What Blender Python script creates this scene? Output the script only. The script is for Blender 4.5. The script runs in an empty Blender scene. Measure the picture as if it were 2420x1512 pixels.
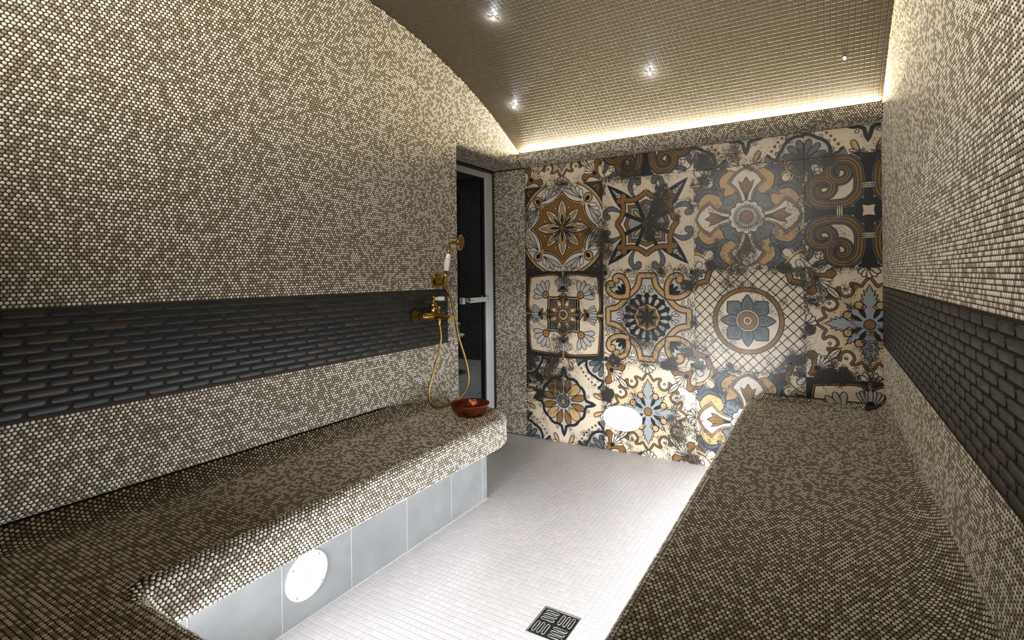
import bpy, bmesh, math, random
import numpy as np
from mathutils import Vector, Matrix
PI = math.pi
rng = np.random.default_rng(7)
random.seed(7)
S = bpy.context.scene
COL = S.collection
# ------------------------------------------------------------------ measures (metres, camera stands over the origin)
H = 1.166                      # eye height
XL, XR, YB, YN = -1.897, 0.259, 3.114, -0.28    # left wall, right wall, patterned wall, near wall
BAND0, BAND1 = 0.790, 1.0835   # dark tile band
EDGE = 0.52                    # bottom edge of the penny walls, above the benches
NICHE_Y, DOOR_X, SOFFIT = 2.351, -2.18, 1.935
VYC, VZC, VR = 1.4302, -0.49414, 2.98483        # barrel vault
def vault(y): return VZC + np.sqrt(VR*VR-(np.asarray(y, float)-VYC)**2)

# ------------------------------------------------------------------ object helpers
def tag(o, label=None, cat=None, group=None, kind=None):
    if label: o['label'] = label
    if cat: o['category'] = cat
    if group: o['group'] = group
    if kind: o['kind'] = kind
    return o
def empty(name, loc=(0, 0, 0)):
    o = bpy.data.objects.new(name, None); COL.objects.link(o); o.location = loc
    o.empty_display_size = 0.05
    return o
def link(name, me, mats, parent=None):
    o = bpy.data.objects.new(name, me); COL.objects.link(o)
    for m in (mats if isinstance(mats, (list, tuple)) else [mats]): me.materials.append(m)
    if parent is not None:
        o.parent = parent
        o.matrix_parent_inverse = Matrix.Translation(-Vector(parent_world(parent)))
    return o
def parent_world(p):
    v = Vector(p.location)
    return v
class MB:
    """collects vertices and faces for one mesh"""
    def __init__(self): self.v = []; self.n = 0; self.f = []; self.tone = []
    def add(self, verts, faces, mat=0, smooth=False, tone=None):
        verts = np.asarray(verts, float).reshape(-1, 3)
        if isinstance(faces, np.ndarray):
            self.f.append((faces+self.n, mat, smooth))
        else:
            by = {}
            for f in faces: by.setdefault(len(f), []).append(f)
            for k, l in by.items(): self.f.append((np.asarray(l, int)+self.n, mat, smooth))
        self.v.append(verts); self.n += len(verts)
        self.tone.append(np.full(len(verts), 0.0) if tone is None else np.asarray(tone, float))
        return self
    def build(self, name, mats, parent=None, tone=False):
        me = bpy.data.meshes.new(name)
        V = np.concatenate(self.v).astype(np.float32)
        loops = np.concatenate([f.ravel() for f, _, _ in self.f]).astype(np.int32)
        tot = np.concatenate([np.full(len(f), f.shape[1]) for f, _, _ in self.f])
        start = np.concatenate([[0], np.cumsum(tot)[:-1]]).astype(np.int32)
        mi = np.concatenate([np.full(len(f), m) for f, m, _ in self.f]).astype(np.int32)
        sm = np.concatenate([np.full(len(f), s) for f, _, s in self.f]).astype(bool)
        me.vertices.add(len(V)); me.vertices.foreach_set('co', V.ravel())
        me.loops.add(len(loops)); me.loops.foreach_set('vertex_index', loops)
        me.polygons.add(len(tot)); me.polygons.foreach_set('loop_start', start)
        me.polygons.foreach_set('material_index', mi); me.polygons.foreach_set('use_smooth', sm)
        if tone:
            a = me.attributes.new('tone', 'FLOAT', 'POINT'); a.data.foreach_set('value', np.concatenate(self.tone).astype(np.float32))
        me.update(calc_edges=True)
        return link(name, me, mats, parent)
    # --- shapes
    def box(self, x0, x1, y0, y1, z0, z1, mat=0):
        v = [(x, y, z) for x in (x0, x1) for y in (y0, y1) for z in (z0, z1)]
        return self.add(v, [(0, 1, 3, 2), (4, 6, 7, 5), (0, 4, 5, 1), (2, 3, 7, 6), (0, 2, 6, 4), (1, 5, 7, 3)], mat)
    def rbox(self, x0, x1, y0, y1, z0, z1, r=0.003, mat=0):
        bm = bmesh.new(); bmesh.ops.create_cube(bm, size=1)
        for w in bm.verts: w.co = ((x0+x1)/2+w.co.x*(x1-x0), (y0+y1)/2+w.co.y*(y1-y0), (z0+z1)/2+w.co.z*(z1-z0))
        bmesh.ops.bevel(bm, geom=bm.edges[:], offset=r, segments=2, affect='EDGES', profile=0.6)
        return self.bm(bm, mat, True)
    def bm(self, bm, mat=0, smooth=False, M=None):
        if M is not None: bmesh.ops.transform(bm, matrix=M, verts=bm.verts)
        bm.verts.index_update()
        self.add([w.co[:] for w in bm.verts], [[w.index for w in f.verts] for f in bm.faces], mat, smooth); bm.free(); return self
    def grid(self, P, mat=0, smooth=True, flip=False):
        """P: (a,b,3) lattice of points"""
        a, b = P.shape[:2]
        i = np.arange(a*b).reshape(a, b)
        q = np.stack([i[:-1, :-1], i[1:, :-1], i[1:, 1:], i[:-1, 1:]], -1).reshape(-1, 4)
        if flip: q = q[:, ::-1]
        return self.add(P.reshape(-1, 3), q, mat, smooth)
    def lathe(self, prof, org, axis=(0, 0, 1), n=32, mat=0, smooth=True, close=True, phase=0):
        """prof: (radius, height) pairs along axis"""
        M = Vector(axis).to_track_quat('Z', 'Y').to_matrix()
        V = []; F = []
        for r, h in prof:
            for k in range(n):
                a = 2*PI*k/n+phase
                V.append(Vector(org)+M@Vector((r*math.cos(a), r*math.sin(a), h)))
        m = len(prof)
        for j in range(m-1):
            for k in range(n):
                F.append((j*n+k, j*n+(k+1) % n, (j+1)*n+(k+1) % n, (j+1)*n+k))
        self.add([tuple(p) for p in V], F, mat, smooth)
        if close:
            for j, rev in ((0, True), (m-1, False)):
                if prof[j][0] > 1e-5:
                    ids = list(range(n)); 
                    if rev: ids = ids[::-1]
                    self.add([tuple(V[j*n+k]) for k in range(n)], [ids], mat, False)
        return self
    def tube(self, pts, rad, n=14, mat=0, smooth=True, flat=1.0):
        pts = [Vector(p) for p in pts]
        if not hasattr(rad, '__len__'): rad = [rad]*len(pts)
        t0 = (pts[1]-pts[0]).normalized()
        up = Vector((0, 0, 1)) if abs(t0.z) < 0.9 else Vector((0, 1, 0))
        nx = t0.cross(up).normalized(); V = []
        for i, p in enumerate(pts):
            t = (pts[min(i+1, len(pts)-1)]-pts[max(i-1, 0)]).normalized()
            nx = (nx-t*nx.dot(t)).normalized(); ny = t.cross(nx)
            for k in range(n):
                a = 2*PI*k/n
                V.append(tuple(p+nx*math.cos(a)*rad[i]+ny*math.sin(a)*rad[i]*flat))
        F = []
        for j in range(len(pts)-1):
            for k in range(n): F.append((j*n+k, j*n+(k+1) % n, (j+1)*n+(k+1) % n, (j+1)*n+k))
        self.add(V, F, mat, smooth)
        m = len(pts)-1
        self.add(V[:n], [list(range(n))[::-1]], mat, False); self.add(V[m*n:], [list(range(n))], mat, False)
        return self
def catmull(pts, n=8, closed=False):
    P = [np.asarray(p, float) for p in pts]; m = len(P); out = []
    for i in range(m if closed else m-1):
        if closed: a, b, c, d = P[(i-1) % m], P[i], P[(i+1) % m], P[(i+2) % m]
        else: a, b, c, d = P[max(i-1, 0)], P[i], P[i+1], P[min(i+2, m-1)]
        for k in range(n):
            t = k/n
            out.append(0.5*((2*b)+(-a+c)*t+(2*a-5*b+4*c-d)*t*t+(-a+3*b-3*c+d)*t**3))
    if not closed: out.append(P[-1])
    return np.array(out)

# ------------------------------------------------------------------ materials
def mat(name, col=(.8, .8, .8), rough=.5, metal=0.0, spec=.5, **kw):
    m = bpy.data.materials.new(name); m.use_nodes = True
    b = m.node_tree.nodes['Principled BSDF']
    b.inputs['Base Color'].default_value = (*col, 1); b.inputs['Roughness'].default_value = rough
    b.inputs['Metallic'].default_value = metal; b.inputs['Specular IOR Level'].default_value = spec
    for k, v in kw.items(): b.inputs[k.replace('_', ' ')].default_value = v
    return m
class N:
    """tiny node helper"""
    def __init__(self, m): self.t = m.node_tree; self.b = self.t.nodes.get('Principled BSDF')
    def new(self, typ, **kw):
        n = self.t.nodes.new(typ)
        for k, v in kw.items(): setattr(n, k, v)
        return n
    def put(self, sock, v):
        if isinstance(v, (int, float)): sock.default_value = v
        elif isinstance(v, tuple): sock.default_value = (*v, 1) if len(v) == 3 and sock.type == 'RGBA' else v
        else: self.t.links.new(v, sock)
    def math(self, op, a, b=None, c=None):
        n = self.new('ShaderNodeMath', operation=op)
        for i, v in enumerate((a, b, c)):
            if v is not None: self.put(n.inputs[i], v)
        return n.outputs[0]
    def mix(self, f, a, b):
        n = self.new('ShaderNodeMix', data_type='RGBA')
        self.put(n.inputs[0], f); self.put(n.inputs[6], a); self.put(n.inputs[7], b)
        return n.outputs[2]
    def noise(self, vec, scale, detail=2, rough=.5):
        n = self.new('ShaderNodeTexNoise'); n.inputs['Scale'].default_value = scale; n.inputs['Detail'].default_value = detail
        n.inputs['Roughness'].default_value = rough
        if vec is not None: self.t.links.new(vec, n.inputs['Vector'])
        return n.outputs[0]
    def ramp(self, f, stops, interp='LINEAR'):
        n = self.new('ShaderNodeValToRGB'); n.color_ramp.interpolation = interp
        e = n.color_ramp.elements
        while len(e) < len(stops): e.new(0.5)
        for el, (p, c) in zip(e, stops): el.position = p; el.color = (*c, 1) if len(c) == 3 else c
        self.put(n.inputs[0], f); return n.outputs[0]
    def sstep(self, x, a, b):
        n = self.new('ShaderNodeMapRange', interpolation_type='SMOOTHSTEP')
        self.put(n.inputs[0], x); n.inputs[1].default_value = a; n.inputs[2].default_value = b
        return n.outputs[0]
    def obj(self): return self.new('ShaderNodeTexCoord').outputs['Object']
    def sep(self, v):
        n = self.new('ShaderNodeSeparateXYZ'); self.t.links.new(v, n.inputs[0]); return n.outputs
    def comb(self, x, y, z=0.0):
        n = self.new('ShaderNodeCombineXYZ')
        for i, v in enumerate((x, y, z)): self.put(n.inputs[i], v)
        return n.outputs[0]
    def bump(self, h, dist=.001, strength=1.0):
        n = self.new('ShaderNodeBump'); n.inputs['Distance'].default_value = dist; n.inputs['Strength'].default_value = strength
        self.put(n.inputs['Height'], h); self.t.links.new(n.outputs[0], self.b.inputs['Normal'])

# penny tiles: random cream / olive / brown glaze per tile
M_PENNY = mat('penny_glaze', rough=.28)
n = N(M_PENNY)
at = n.new('ShaderNodeAttribute', attribute_name='tone').outputs['Fac']
n.put(n.b.inputs['Base Color'], n.ramp(at, [(0, (.76, .705, .615)), (.16, (.80, .745, .665)), (.34, (.71, .665, .575)), (.50, (.345, .308, .215)),
      (.66, (.30, .268, .19)), (.80, (.365, .32, .24)), (.90, (.30, .235, .18)), (.96, (.32, .25, .195))], 'CONSTANT'))
n.put(n.b.inputs['Roughness'], n.ramp(at, [(0, (.42,)*3), (.5, (.22,)*3)], 'CONSTANT'))
M_GROUT = mat('dark_grout', (.045, .037, .028), .9, spec=.15)
M_BAND = mat('dark_glazed_tile', (.02, .021, .023), .3, spec=.26)
n = N(M_BAND)
at = n.new('ShaderNodeAttribute', attribute_name='tone').outputs['Fac']
c = n.ramp(at, [(0, (.016, .017, .018)), (.45, (.022, .022, .023)), (.75, (.030, .025, .021)), (.93, (.04, .028, .018))], 'CONSTANT')
o = n.obj()
st = n.new('ShaderNodeMapping'); st.inputs['Scale'].default_value = (20, 20, 260); n.t.links.new(o, st.inputs['Vector'])
n.put(n.b.inputs['Base Color'], n.mix(n.math('MULTIPLY', n.sstep(n.noise(st.outputs[0], 1, 3), .5, .75), .5), c, (.045, .045, .045)))
n.put(n.b.inputs['Roughness'], n.math('ADD', n.math('MULTIPLY', n.noise(o, 60, 3), .3), .18))
n.bump(n.noise(o, 420, 2), .0006, .5)
M_BANDGROUT = mat('charcoal_grout', (.030, .027, .024), .8, spec=.15)

def mosaic(name, pitch, gap, tile_a, tile_b, tile_c, grout, rough, depth, uv=False, ox=0, oy=0):
    m = mat(name, rough=rough, spec=.18 if uv else .5); n = N(m)
    v = n.new('ShaderNodeUVMap', uv_map='UVMap').outputs[0] if uv else n.obj()
    x, y, _ = n.sep(v)
    u = n.math('DIVIDE', n.math('ADD', x, 50+ox), pitch); w = n.math('DIVIDE', n.math('ADD', y, 50+oy), pitch)
    iu, iw = n.math('FLOOR', u), n.math('FLOOR', w)
    fu, fw = n.math('SUBTRACT', u, iu), n.math('SUBTRACT', w, iw)
    d = n.math('MINIMUM', n.math('MINIMUM', fu, n.math('SUBTRACT', 1.0, fu)), n.math('MINIMUM', fw, n.math('SUBTRACT', 1.0, fw)))
    g = gap/pitch/2
    tile = n.sstep(d, g*.75, g*1.3)
    wn = n.new('ShaderNodeTexWhiteNoise', noise_dimensions='2D'); n.t.links.new(n.comb(iu, iw), wn.inputs['Vector'])
    c = n.ramp(wn.outputs['Value'], [(0, tile_a), (.5, tile_b), (1, tile_c)])
    n.put(n.b.inputs['Base Color'], n.mix(tile, grout, c))
    n.put(n.b.inputs['Roughness'], n.mix(tile, (.85,)*3, (rough,)*3))
    n.bump(n.sstep(d, g*.4, g*2.6), depth, 1.0)
    return m
M_FLOOR = mosaic('floor_mosaic', .0245, .0022, (.53, .48, .48), (.48, .45, .447), (.455, .44, .44), (.50, .46, .455), .33, .0006)
M_CEIL = mosaic('ceiling_mosaic', .0238, .0022, (.082, .068, .051), (.064, .053, .041), (.075, .065, .051), (.040, .033, .025), .42, .0008, uv=True)

M_PANEL = mat('grey_stone_panel', (.42, .43, .435), .45); n = N(M_PANEL); o = n.obj()
n.put(n.b.inputs['Base Color'], n.ramp(n.noise(o, 5, 5, .6), [(.3, (.205, .21, .213)), (.7, (.285, .288, .29))]))
M_JOINT = mat('pale_joint', (.42, .42, .415), .8)
M_BRASS = mat('antique_brass', (.47, .31, .075), .16, 1.0)
M_BRASSD = mat('brass_hose_braid', (.34, .235, .085), .3, 1.0); n = N(M_BRASSD)
M_CERAMIC = mat('white_ceramic', (.82, .82, .83), .12)
M_COPPER = mat('hammered_copper', (.46, .17, .07), .26, 1.0); n = N(M_COPPER); o = n.obj()
vo = n.new('ShaderNodeTexVoronoi', feature='SMOOTH_F1'); vo.inputs['Scale'].default_value = 62; n.t.links.new(o, vo.inputs['Vector'])
n.put(n.b.inputs['Base Color'], n.ramp(n.noise(o, 14, 4), [(.3, (.27, .08, .032)), (.65, (.48, .18, .078))]))
n.bump(vo.outputs['Distance'], .004, .55)
M_COPPERD = mat('dark_copper_lining', (.17, .045, .02), .30, 1.0); n = N(M_COPPERD); o = n.obj()
vo = n.new('ShaderNodeTexVoronoi', feature='SMOOTH_F1'); vo.inputs['Scale'].default_value = 62; n.t.links.new(o, vo.inputs['Vector'])
n.bump(vo.outputs['Distance'], .004, .6)
M_STEEL = mat('worn_steel', (.45, .45, .44), .28, 1.0)
M_STEELD = mat('dark_drain_plate', (.10, .10, .098), .35, 1.0)
M_HOLE = mat('drain_void', (.012, .012, .012), .5)
M_ALU = mat('grey_aluminium', (.56, .565, .57), .42, .15)
M_ALUD = mat('dark_frame_profile', (.10, .10, .103), .45, .3)
M_GASKET = mat('black_gasket', (.008, .008, .009), .5)
M_WHITE = mat('white_plastic', (.80, .81, .81), .4)
M_GRILLE = mat('white_perforated_grille', (.78, .79, .79), .45); n = N(M_GRILLE)
x, y, z = n.sep(n.obj())
u = n.math('FRACT', n.math('MULTIPLY', n.math('ADD', y, 9.0), 320.0)); w = n.math('FRACT', n.math('MULTIPLY', n.math('ADD', z, 9.0), 320.0))
du, dw = n.math('SUBTRACT', u, .5), n.math('SUBTRACT', w, .5)
h = n.sstep(n.math('ADD', n.math('MULTIPLY', du, du), n.math('MULTIPLY', dw, dw)), .05, .10)
n.put(n.b.inputs['Base Color'], n.mix(h, (.30, .31, .31), (.78, .79, .79)))
M_SCREW = mat('dull_screw', (.35, .34, .33), .4, .8)
M_GLASS = mat('tinted_door_glass', (.72, .75, .76), .0, 0.0, .5, Transmission_Weight=1.0, IOR=1.45)
n = N(M_GLASS)     # thin pane: mostly see-through, Fresnel reflection
tr = n.new('ShaderNodeBsdfTransparent'); tr.inputs[0].default_value = (.62, .64, .65, 1)
gl = n.new('ShaderNodeBsdfGlossy'); gl.inputs['Roughness'].default_value = .01
fr = n.new('ShaderNodeFresnel'); fr.inputs[0].default_value = 1.32
mx = n.new('ShaderNodeMixShader'); n.t.links.new(fr.outputs[0], mx.inputs[0]); n.t.links.new(tr.outputs[0], mx.inputs[1]); n.t.links.new(gl.outputs[0], mx.inputs[2])
n.t.links.new(mx.outputs[0], n.t.nodes['Material Output'].inputs[0])
M_WOODFLOOR = mat('grey_wood_look_tile', (.3, .3, .3), .35); n = N(M_WOODFLOOR)
st = n.new('ShaderNodeMapping'); st.inputs['Scale'].default_value = (5, 1.3, 1); n.t.links.new(n.obj(), st.inputs['Vector'])
wv = n.new('ShaderNodeTexWave'); wv.inputs['Scale'].default_value = 1.6; wv.inputs['Distortion'].default_value = 11; wv.inputs['Detail'].default_value = 3
n.t.links.new(st.outputs[0], wv.inputs['Vector'])
n.put(n.b.inputs['Base Color'], n.ramp(wv.outputs[0], [(.05, (.16, .16, .16)), (.4, (.42, .42, .42)), (.9, (.50, .50, .50))]))
M_DARKWALL = mat('dark_corridor_tile', (.02, .02, .021), .35); n = N(M_DARKWALL)
br = n.new('ShaderNodeTexBrick'); br.inputs['Scale'].default_value = 12; br.inputs['Color1'].default_value = (.016, .016, .017, 1)
br.inputs['Color2'].default_value = (.030, .030, .031, 1); br.inputs['Mortar'].default_value = (.010, .010, .010, 1)
x, y, z = n.sep(n.obj()); n.t.links.new(n.comb(n.math('ADD', x, y), z), br.inputs['Vector'])
n.put(n.b.inputs['Base Color'], br.outputs[0])
M_GREY = mat('grey_plaster', (.18, .18, .18), .8)
M_CRYSTAL = mat('lit_crystal', (.9, .93, 1), .05, 0, .5, Emission_Color=(.85, .92, 1, 1), Emission_Strength=60)
M_CRYSTALOFF = mat('clear_crystal', (.85, .88, .9), .08, 0, .8, Emission_Color=(.9, .95, 1, 1), Emission_Strength=2.5)

# printed wall tiles: one colour per pigment, all worn by the same stains
def wear_group():
    g = bpy.data.node_groups.new('tile_wear', 'ShaderNodeTree')
    g.interface.new_socket('Color', in_out='INPUT', socket_type='NodeSocketColor')
    g.interface.new_socket('Color', in_out='OUTPUT', socket_type='NodeSocketColor')
    class W: pass
    w = W(); w.node_tree = g; n = N(w)
    gi = n.new('NodeGroupInput'); go = n.new('NodeGroupOutput')
    o = n.obj(); x, y, z = n.sep(o); p = n.comb(x, 0.0, z)
    fx = n.math('FRACT', n.math('DIVIDE', n.math('ADD', x, 1.9004+6), .6)); fz = n.math('FRACT', n.math('DIVIDE', n.math('ADD', z, -.5849+6), .6))
    ed = n.math('MINIMUM', n.math('MINIMUM', fx, n.math('SUBTRACT', 1.0, fx)), n.math('MINIMUM', fz, n.math('SUBTRACT', 1.0, fz)))
    edge = n.math('SUBTRACT', 1.0, n.sstep(ed, .0, .10))
    big = n.noise(p, 3.3, 4, .65); mid = n.noise(p, 26, 5, .72); fine = n.noise(p, 150, 3, .7); big2 = n.noise(p, 9.0, 3, .6)
    # solid flaked patches
    f1 = n.math('ADD', n.math('ADD', n.math('MULTIPLY', big2, .95), n.math('MULTIPLY', mid, .55)), n.math('MULTIPLY', edge, .20))
    blobs = None
    for bx, bz, r in [(-.88, 1.62, .12), (-.93, 1.50, .11), (-.84, 1.53, .07), (-.98, 1.42, .06), (-1.27, .36, .06), (-1.78, .42, .10), (-1.80, .32, .08), (-.62, 1.84, .07), (-.47, 1.86, .05),
                      (-1.37, 1.05, .05), (-.76, 1.08, .05), (-.75, .67, .06), (-.85, .60, .06), (-1.23, .60, .05), (.05, .62, .08), (.0, .6, .06), (-.05, 1.0, .04), (-.07, .85, .03),
                      (-.16, .68, .05), (-.2, 1.19, .04), (-.63, 1.72, .05), (-.12, 1.76, .06), (.02, 1.76, .05), (-.6, 1.22, .04), (-.5, .62, .04)]:
        d = n.math('SQRT', n.math('ADD', n.math('POWER', n.math('ABSOLUTE', n.math('SUBTRACT', x, bx)), 2.0), n.math('POWER', n.math('ABSOLUTE', n.math('SUBTRACT', z, bz)), 2.0)))
        s = n.math('MULTIPLY', n.math('SUBTRACT', 1.0, n.sstep(d, r*.3, r*1.35)), .34)
        blobs = s if blobs is None else n.math('MAXIMUM', blobs, s)
    f1 = n.math('ADD', n.math('ADD', f1, blobs), n.math('MULTIPLY', n.math('SUBTRACT', fine, .5), .85))
    m1 = n.sstep(f1, .985, 1.01)
    # speckled wear
    f2 = n.math('ADD', n.math('ADD', n.math('MULTIPLY', fine, .75), n.math('MULTIPLY', big, .85)), n.math('MULTIPLY', mid, .35))
    f2 = n.math('ADD', f2, n.math('MULTIPLY', edge, .06))
    f2 = n.math('ADD', f2, n.math('MULTIPLY', blobs, .25))
    m2 = n.math('MULTIPLY', n.sstep(f2, 1.03, 1.075), .95)
    m = n.math('MAXIMUM', m1, m2)
    n.t.links.new(n.mix(m, gi.outputs[0], (.026, .022, .018)), go.inputs[0])
    return g
WEAR = wear_group()
PAL = dict(cream=(.58, .49, .375), white=(.56, .51, .455), gold=(.41, .27, .12), brown=(.19, .098, .028), blue=(.075, .085, .10), slate=(.105, .115, .125),
           grey=(.26, .27, .27), black=(.008, .009, .011), navy=(.010, .014, .019), lite=(.40, .375, .345), dark=(.018, .021, .023), teal=(.028, .042, .05), tan=(.50, .39, .245))
PIDX = {k: i for i, k in enumerate(PAL)}
PMATS = []
for k, c in PAL.items():
    m = mat('print_'+k, c, .33, spec=.22); n = N(m)
    gn = n.new('ShaderNodeGroup'); gn.node_tree = WEAR
    var = n.noise(n.obj(), 7, 4)
    n.put(gn.inputs[0], n.mix(n.math('MULTIPLY', var, .5), c, tuple(v*.72 for v in c)))
    n.t.links.new(gn.outputs[0], n.b.inputs['Base Color'])
    n.put(n.b.inputs['Roughness'], n.math('ADD', n.math('MULTIPLY', n.noise(n.obj(), 40, 3), .12), .27))
    PMATS.append(m)

# ------------------------------------------------------------------ penny tile laying
PITCH, ROW = .0118, .0118*math.sqrt(3)/2
def hexgrid(u0, u1, v0, v1):
    us = np.arange(math.floor(u0/PITCH)-1, math.ceil(u1/PITCH)+2); vs = np.arange(math.floor(v0/ROW)-1, math.ceil(v1/ROW)+2)
    J, I = np.meshgrid(vs, us, indexing='ij')
    u = (I+.5*(J % 2))*PITCH; v = J*ROW
    k = (u >= u0) & (u <= u1) & (v >= v0) & (v <= v1)
    return u[k], v[k]
def lay(mb, P, T1, T2, sides=10, r0=.0048, r1=.0042, h=.0010, hc=.0013, m=1):
    """set one domed round tile at every point; T1,T2 span the surface, T1 x T2 points out of it"""
    n = len(P)
    if n == 0: return
    Nn = np.cross(T1, T2); Nn /= np.linalg.norm(Nn, axis=1)[:, None]
    a = np.arange(sides)*2*PI/sides
    ca, sa = np.cos(a), np.sin(a)
    R = (T1[:, None, :]*ca[None, :, None]+T2[:, None, :]*sa[None, :, None])
    tilt = (rng.normal(0, .012, (n, 1, 1)))*ca[None, :, None]
    ring0 = P[:, None, :]+R*r0-Nn[:, None, :]*.0003
    ring1 = P[:, None, :]+R*r1+Nn[:, None, :]*(h+tilt*r1)
    cen = P+Nn*hc
    V = np.concatenate([ring0, ring1, cen[:, None, :]], 1)        # n, 2s+1, 3
    base = (np.arange(n)*(2*sides+1))[:, None]
    k = np.arange(sides); k2 = (k+1) % sides
    q = np.stack([k, k2, sides+k2, sides+k], 1)
    t = np.stack([sides+k, sides+k2, np.full(sides, 2*sides)], 1)
    tone = np.repeat(rng.random(n), 2*sides+1)
    nv0 = mb.n
    mb.v.append(V.reshape(-1, 3)); mb.tone.append(tone); mb.n += n*(2*sides+1)
    mb.f.append(((base[:, :, None]+q[None]).reshape(-1, 4)+nv0, m, True))
    mb.f.append(((base[:, :, None]+t[None]).reshape(-1, 3)+nv0, m, True))
def const(v, n): return np.repeat(np.asarray(v, float)[None], n, 0)
def lay_plane(mb, u, v, f, T1, T2, **kw):
    P = f(u, v); lay(mb, P, const(T1, len(P)), const(T2, len(P)), **kw)
def lay_strip(mb, s0, s1, t0, t1, f, sides=10, keep=None, **kw):
    """f(s,t)->points on a curved strip in arc-length coordinates"""
    s, t = hexgrid(s0, s1, t0, t1)
    if keep is not None: k = keep(s, t); s, t = s[k], t[k]
    e = 1e-4; P = f(s, t)
    T1 = (f(s+e, t)-f(s-e, t)); T2 = (f(s, t+e)-f(s, t-e))
    T1 /= np.linalg.norm(T1, axis=1)[:, None]; T2 /= np.linalg.norm(T2, axis=1)[:, None]
    lay(mb, P, T1, T2, sides=sides, **kw)
def xyz(x, y, z):
    x, y, z = np.broadcast_arrays(np.asarray(x, float), np.asarray(y, float), np.asarray(z, float)); return np.stack([x, y, z], -1)

# ------------------------------------------------------------------ dark capsule tile band
def capsules(mb, y0, y1, f, out, mirror=False):
    """12 rows of long rounded tiles; f(y,z,h) puts a point h proud of the wall"""
    rows, ph = 12, (BAND1-BAND0)/12; pl = .0935; hh = ph*.435; hl = pl*.470
    for j in range(rows):
        zc = BAND0+ph*(j+.5)
        k0 = math.floor(y0/pl)-1
        for i in range(k0, math.ceil(y1/pl)+2):
            yc = (i+.5*(j % 2))*pl
            a, b = max(yc-hl, y0+.002), min(yc+hl, y1-.002)
            if b-a < .012: continue
            def ring(ins, h):
                pts = []
                r = min(hh, (b-a)/2)*.97
                for cy, a0, cut in ((b, -PI/2, b < yc+hl-.001), (a, PI/2, a > yc-hl+.001)):
                    sgn = 1 if a0 < 0 else -1
                    rr = .003 if cut else r
                    if cut: cl = [(cy-sgn*ins, zc-sgn*(hh-ins)), (cy-sgn*ins, zc+sgn*(hh-ins))]; pts += [cl[0], cl[0], cl[0], cl[0], cl[1], cl[1], cl[1], cl[1]]
                    else:
                        for q in range(8):
                            t = a0+PI*q/7
                            pts.append((cy-sgn*r+math.cos(t)*(r-ins), zc+math.sin(t)*(hh-ins)))
                return [f(p, q, h) for p, q in pts]
            R = [ring(0, 0), ring(.0004, .0013), ring(.0014, .0021), ring(.0030, .0025)]
            V = sum(R, []); m = 16; F = []
            for l in range(3):
                for k in range(m): F.append((l*m+k, l*m+(k+1) % m, (l+1)*m+(k+1) % m, (l+1)*m+k))
            F.append(tuple(range(3*m, 4*m)))
            if out < 0: F = [x[::-1] for x in F]
            mb.add(V, F, 1, True, np.full(len(V), random.random()))

# ================================================================== SETTING
# ---------- wall_left
RV = .022
def e_left(u): q = np.clip((np.asarray(u, float)-1.72)/.5, 0, 1); return EDGE-.064*q*q*(3-2*q)
def r_left(u): q = np.clip((np.asarray(u, float)-1.85)/.35, 0, 1); return RV*(1-q*q*(3-2*q))+.0015
def f_left(u, v):
    u, v = np.broadcast_arrays(np.asarray(u, float), np.asarray(v, float))
    X = np.full(u.shape, XL); Y = u.copy(); Z = v.copy()
    rb_ = r_left(u); v0 = e_left(u)+rb_; k = v < v0; ph = np.where(k, np.clip((v0-v)/rb_, 0, PI/2), 0)
    u0 = NICHE_Y-RV; k2 = u > u0; pu = np.where(k2, np.clip((u-u0)/RV, 0, PI/2), 0)
    X = XL-rb_*(1-np.cos(ph))-RV*(1-np.cos(pu)); Z = np.where(k, v0-rb_*np.sin(ph), v); Y = np.where(k2, u0+RV*np.sin(pu), u)
    return xyz(X, Y, Z)
FR = .028
def f_fascia(u, v):
    u, v = np.broadcast_arrays(np.asarray(u, float), np.asarray(v, float))
    v0 = SOFFIT+FR; a = (v0-v); ph = np.clip(a/FR, 0, PI/2); ex = np.clip(a-FR*PI/2, 0, 9)
    X = np.where(a > 0, XL-FR+FR*np.cos(ph)-ex, XL); Z = np.where(a > 0, v0-FR*np.sin(ph), v)
    return xyz(X, u, Z)
SOFF_V = SOFFIT+FR-FR*PI/2-(XL-FR-DOOR_X)
wl = MB()
UE = NICHE_Y-RV+RV*PI/2
u = np.concatenate([np.linspace(YN, NICHE_Y-RV, 30), np.linspace(NICHE_Y-RV, UE, 7)[1:]])
v = np.concatenate([e_left(u)[:, None]+r_left(u)[:, None]*(1+np.linspace(-PI/2, 0, 7)[None, :]), np.broadcast_to([BAND0, BAND1, SOFFIT+FR], (len(u), 3))], 1)
wl.grid(f_left(u[:, None]+0*v, v), 0)
yy = np.linspace(YN, YB, 90); t = np.linspace(0, 1, 3)
wl.grid(xyz(XL, yy[:, None], (SOFFIT+FR)*(1-t)[None, :]+t[None, :]*(vault(yy)[:, None]+.01)), 0)
vf = np.concatenate([[SOFF_V], np.linspace(SOFFIT+FR-FR*PI/2, SOFFIT+FR, 8)])
wl.grid(f_fascia(np.array([NICHE_Y-.001, YB])[:, None], vf[None, :]), 0)
wl.box(DOOR_X-.09, XL-RV, NICHE_Y-.15, NICHE_Y, 0, SOFFIT+.2, 0)                 # jamb, gives the wall its depth
wl.box(XL-RV-.02, XL-RV, YN, NICHE_Y-.14, 0, SOFFIT+.2, 0)
YBAND = 2.243
V_LO = EDGE-.064+.0005-RV*PI/2
u, v = hexgrid(YN+.45, UE, V_LO, 2.5)
P = f_left(u, v)
inband = (u < YBAND+.005) & (v > BAND0-.005) & (v < BAND1+.005)
keep = ~inband & (v > e_left(u)+r_left(u)*(1-PI/2)+.001) & (P[:, 2] < vault(P[:, 1])-.004) & ~((u > NICHE_Y-RV) & (v > SOFFIT+FR-.004))
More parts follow.
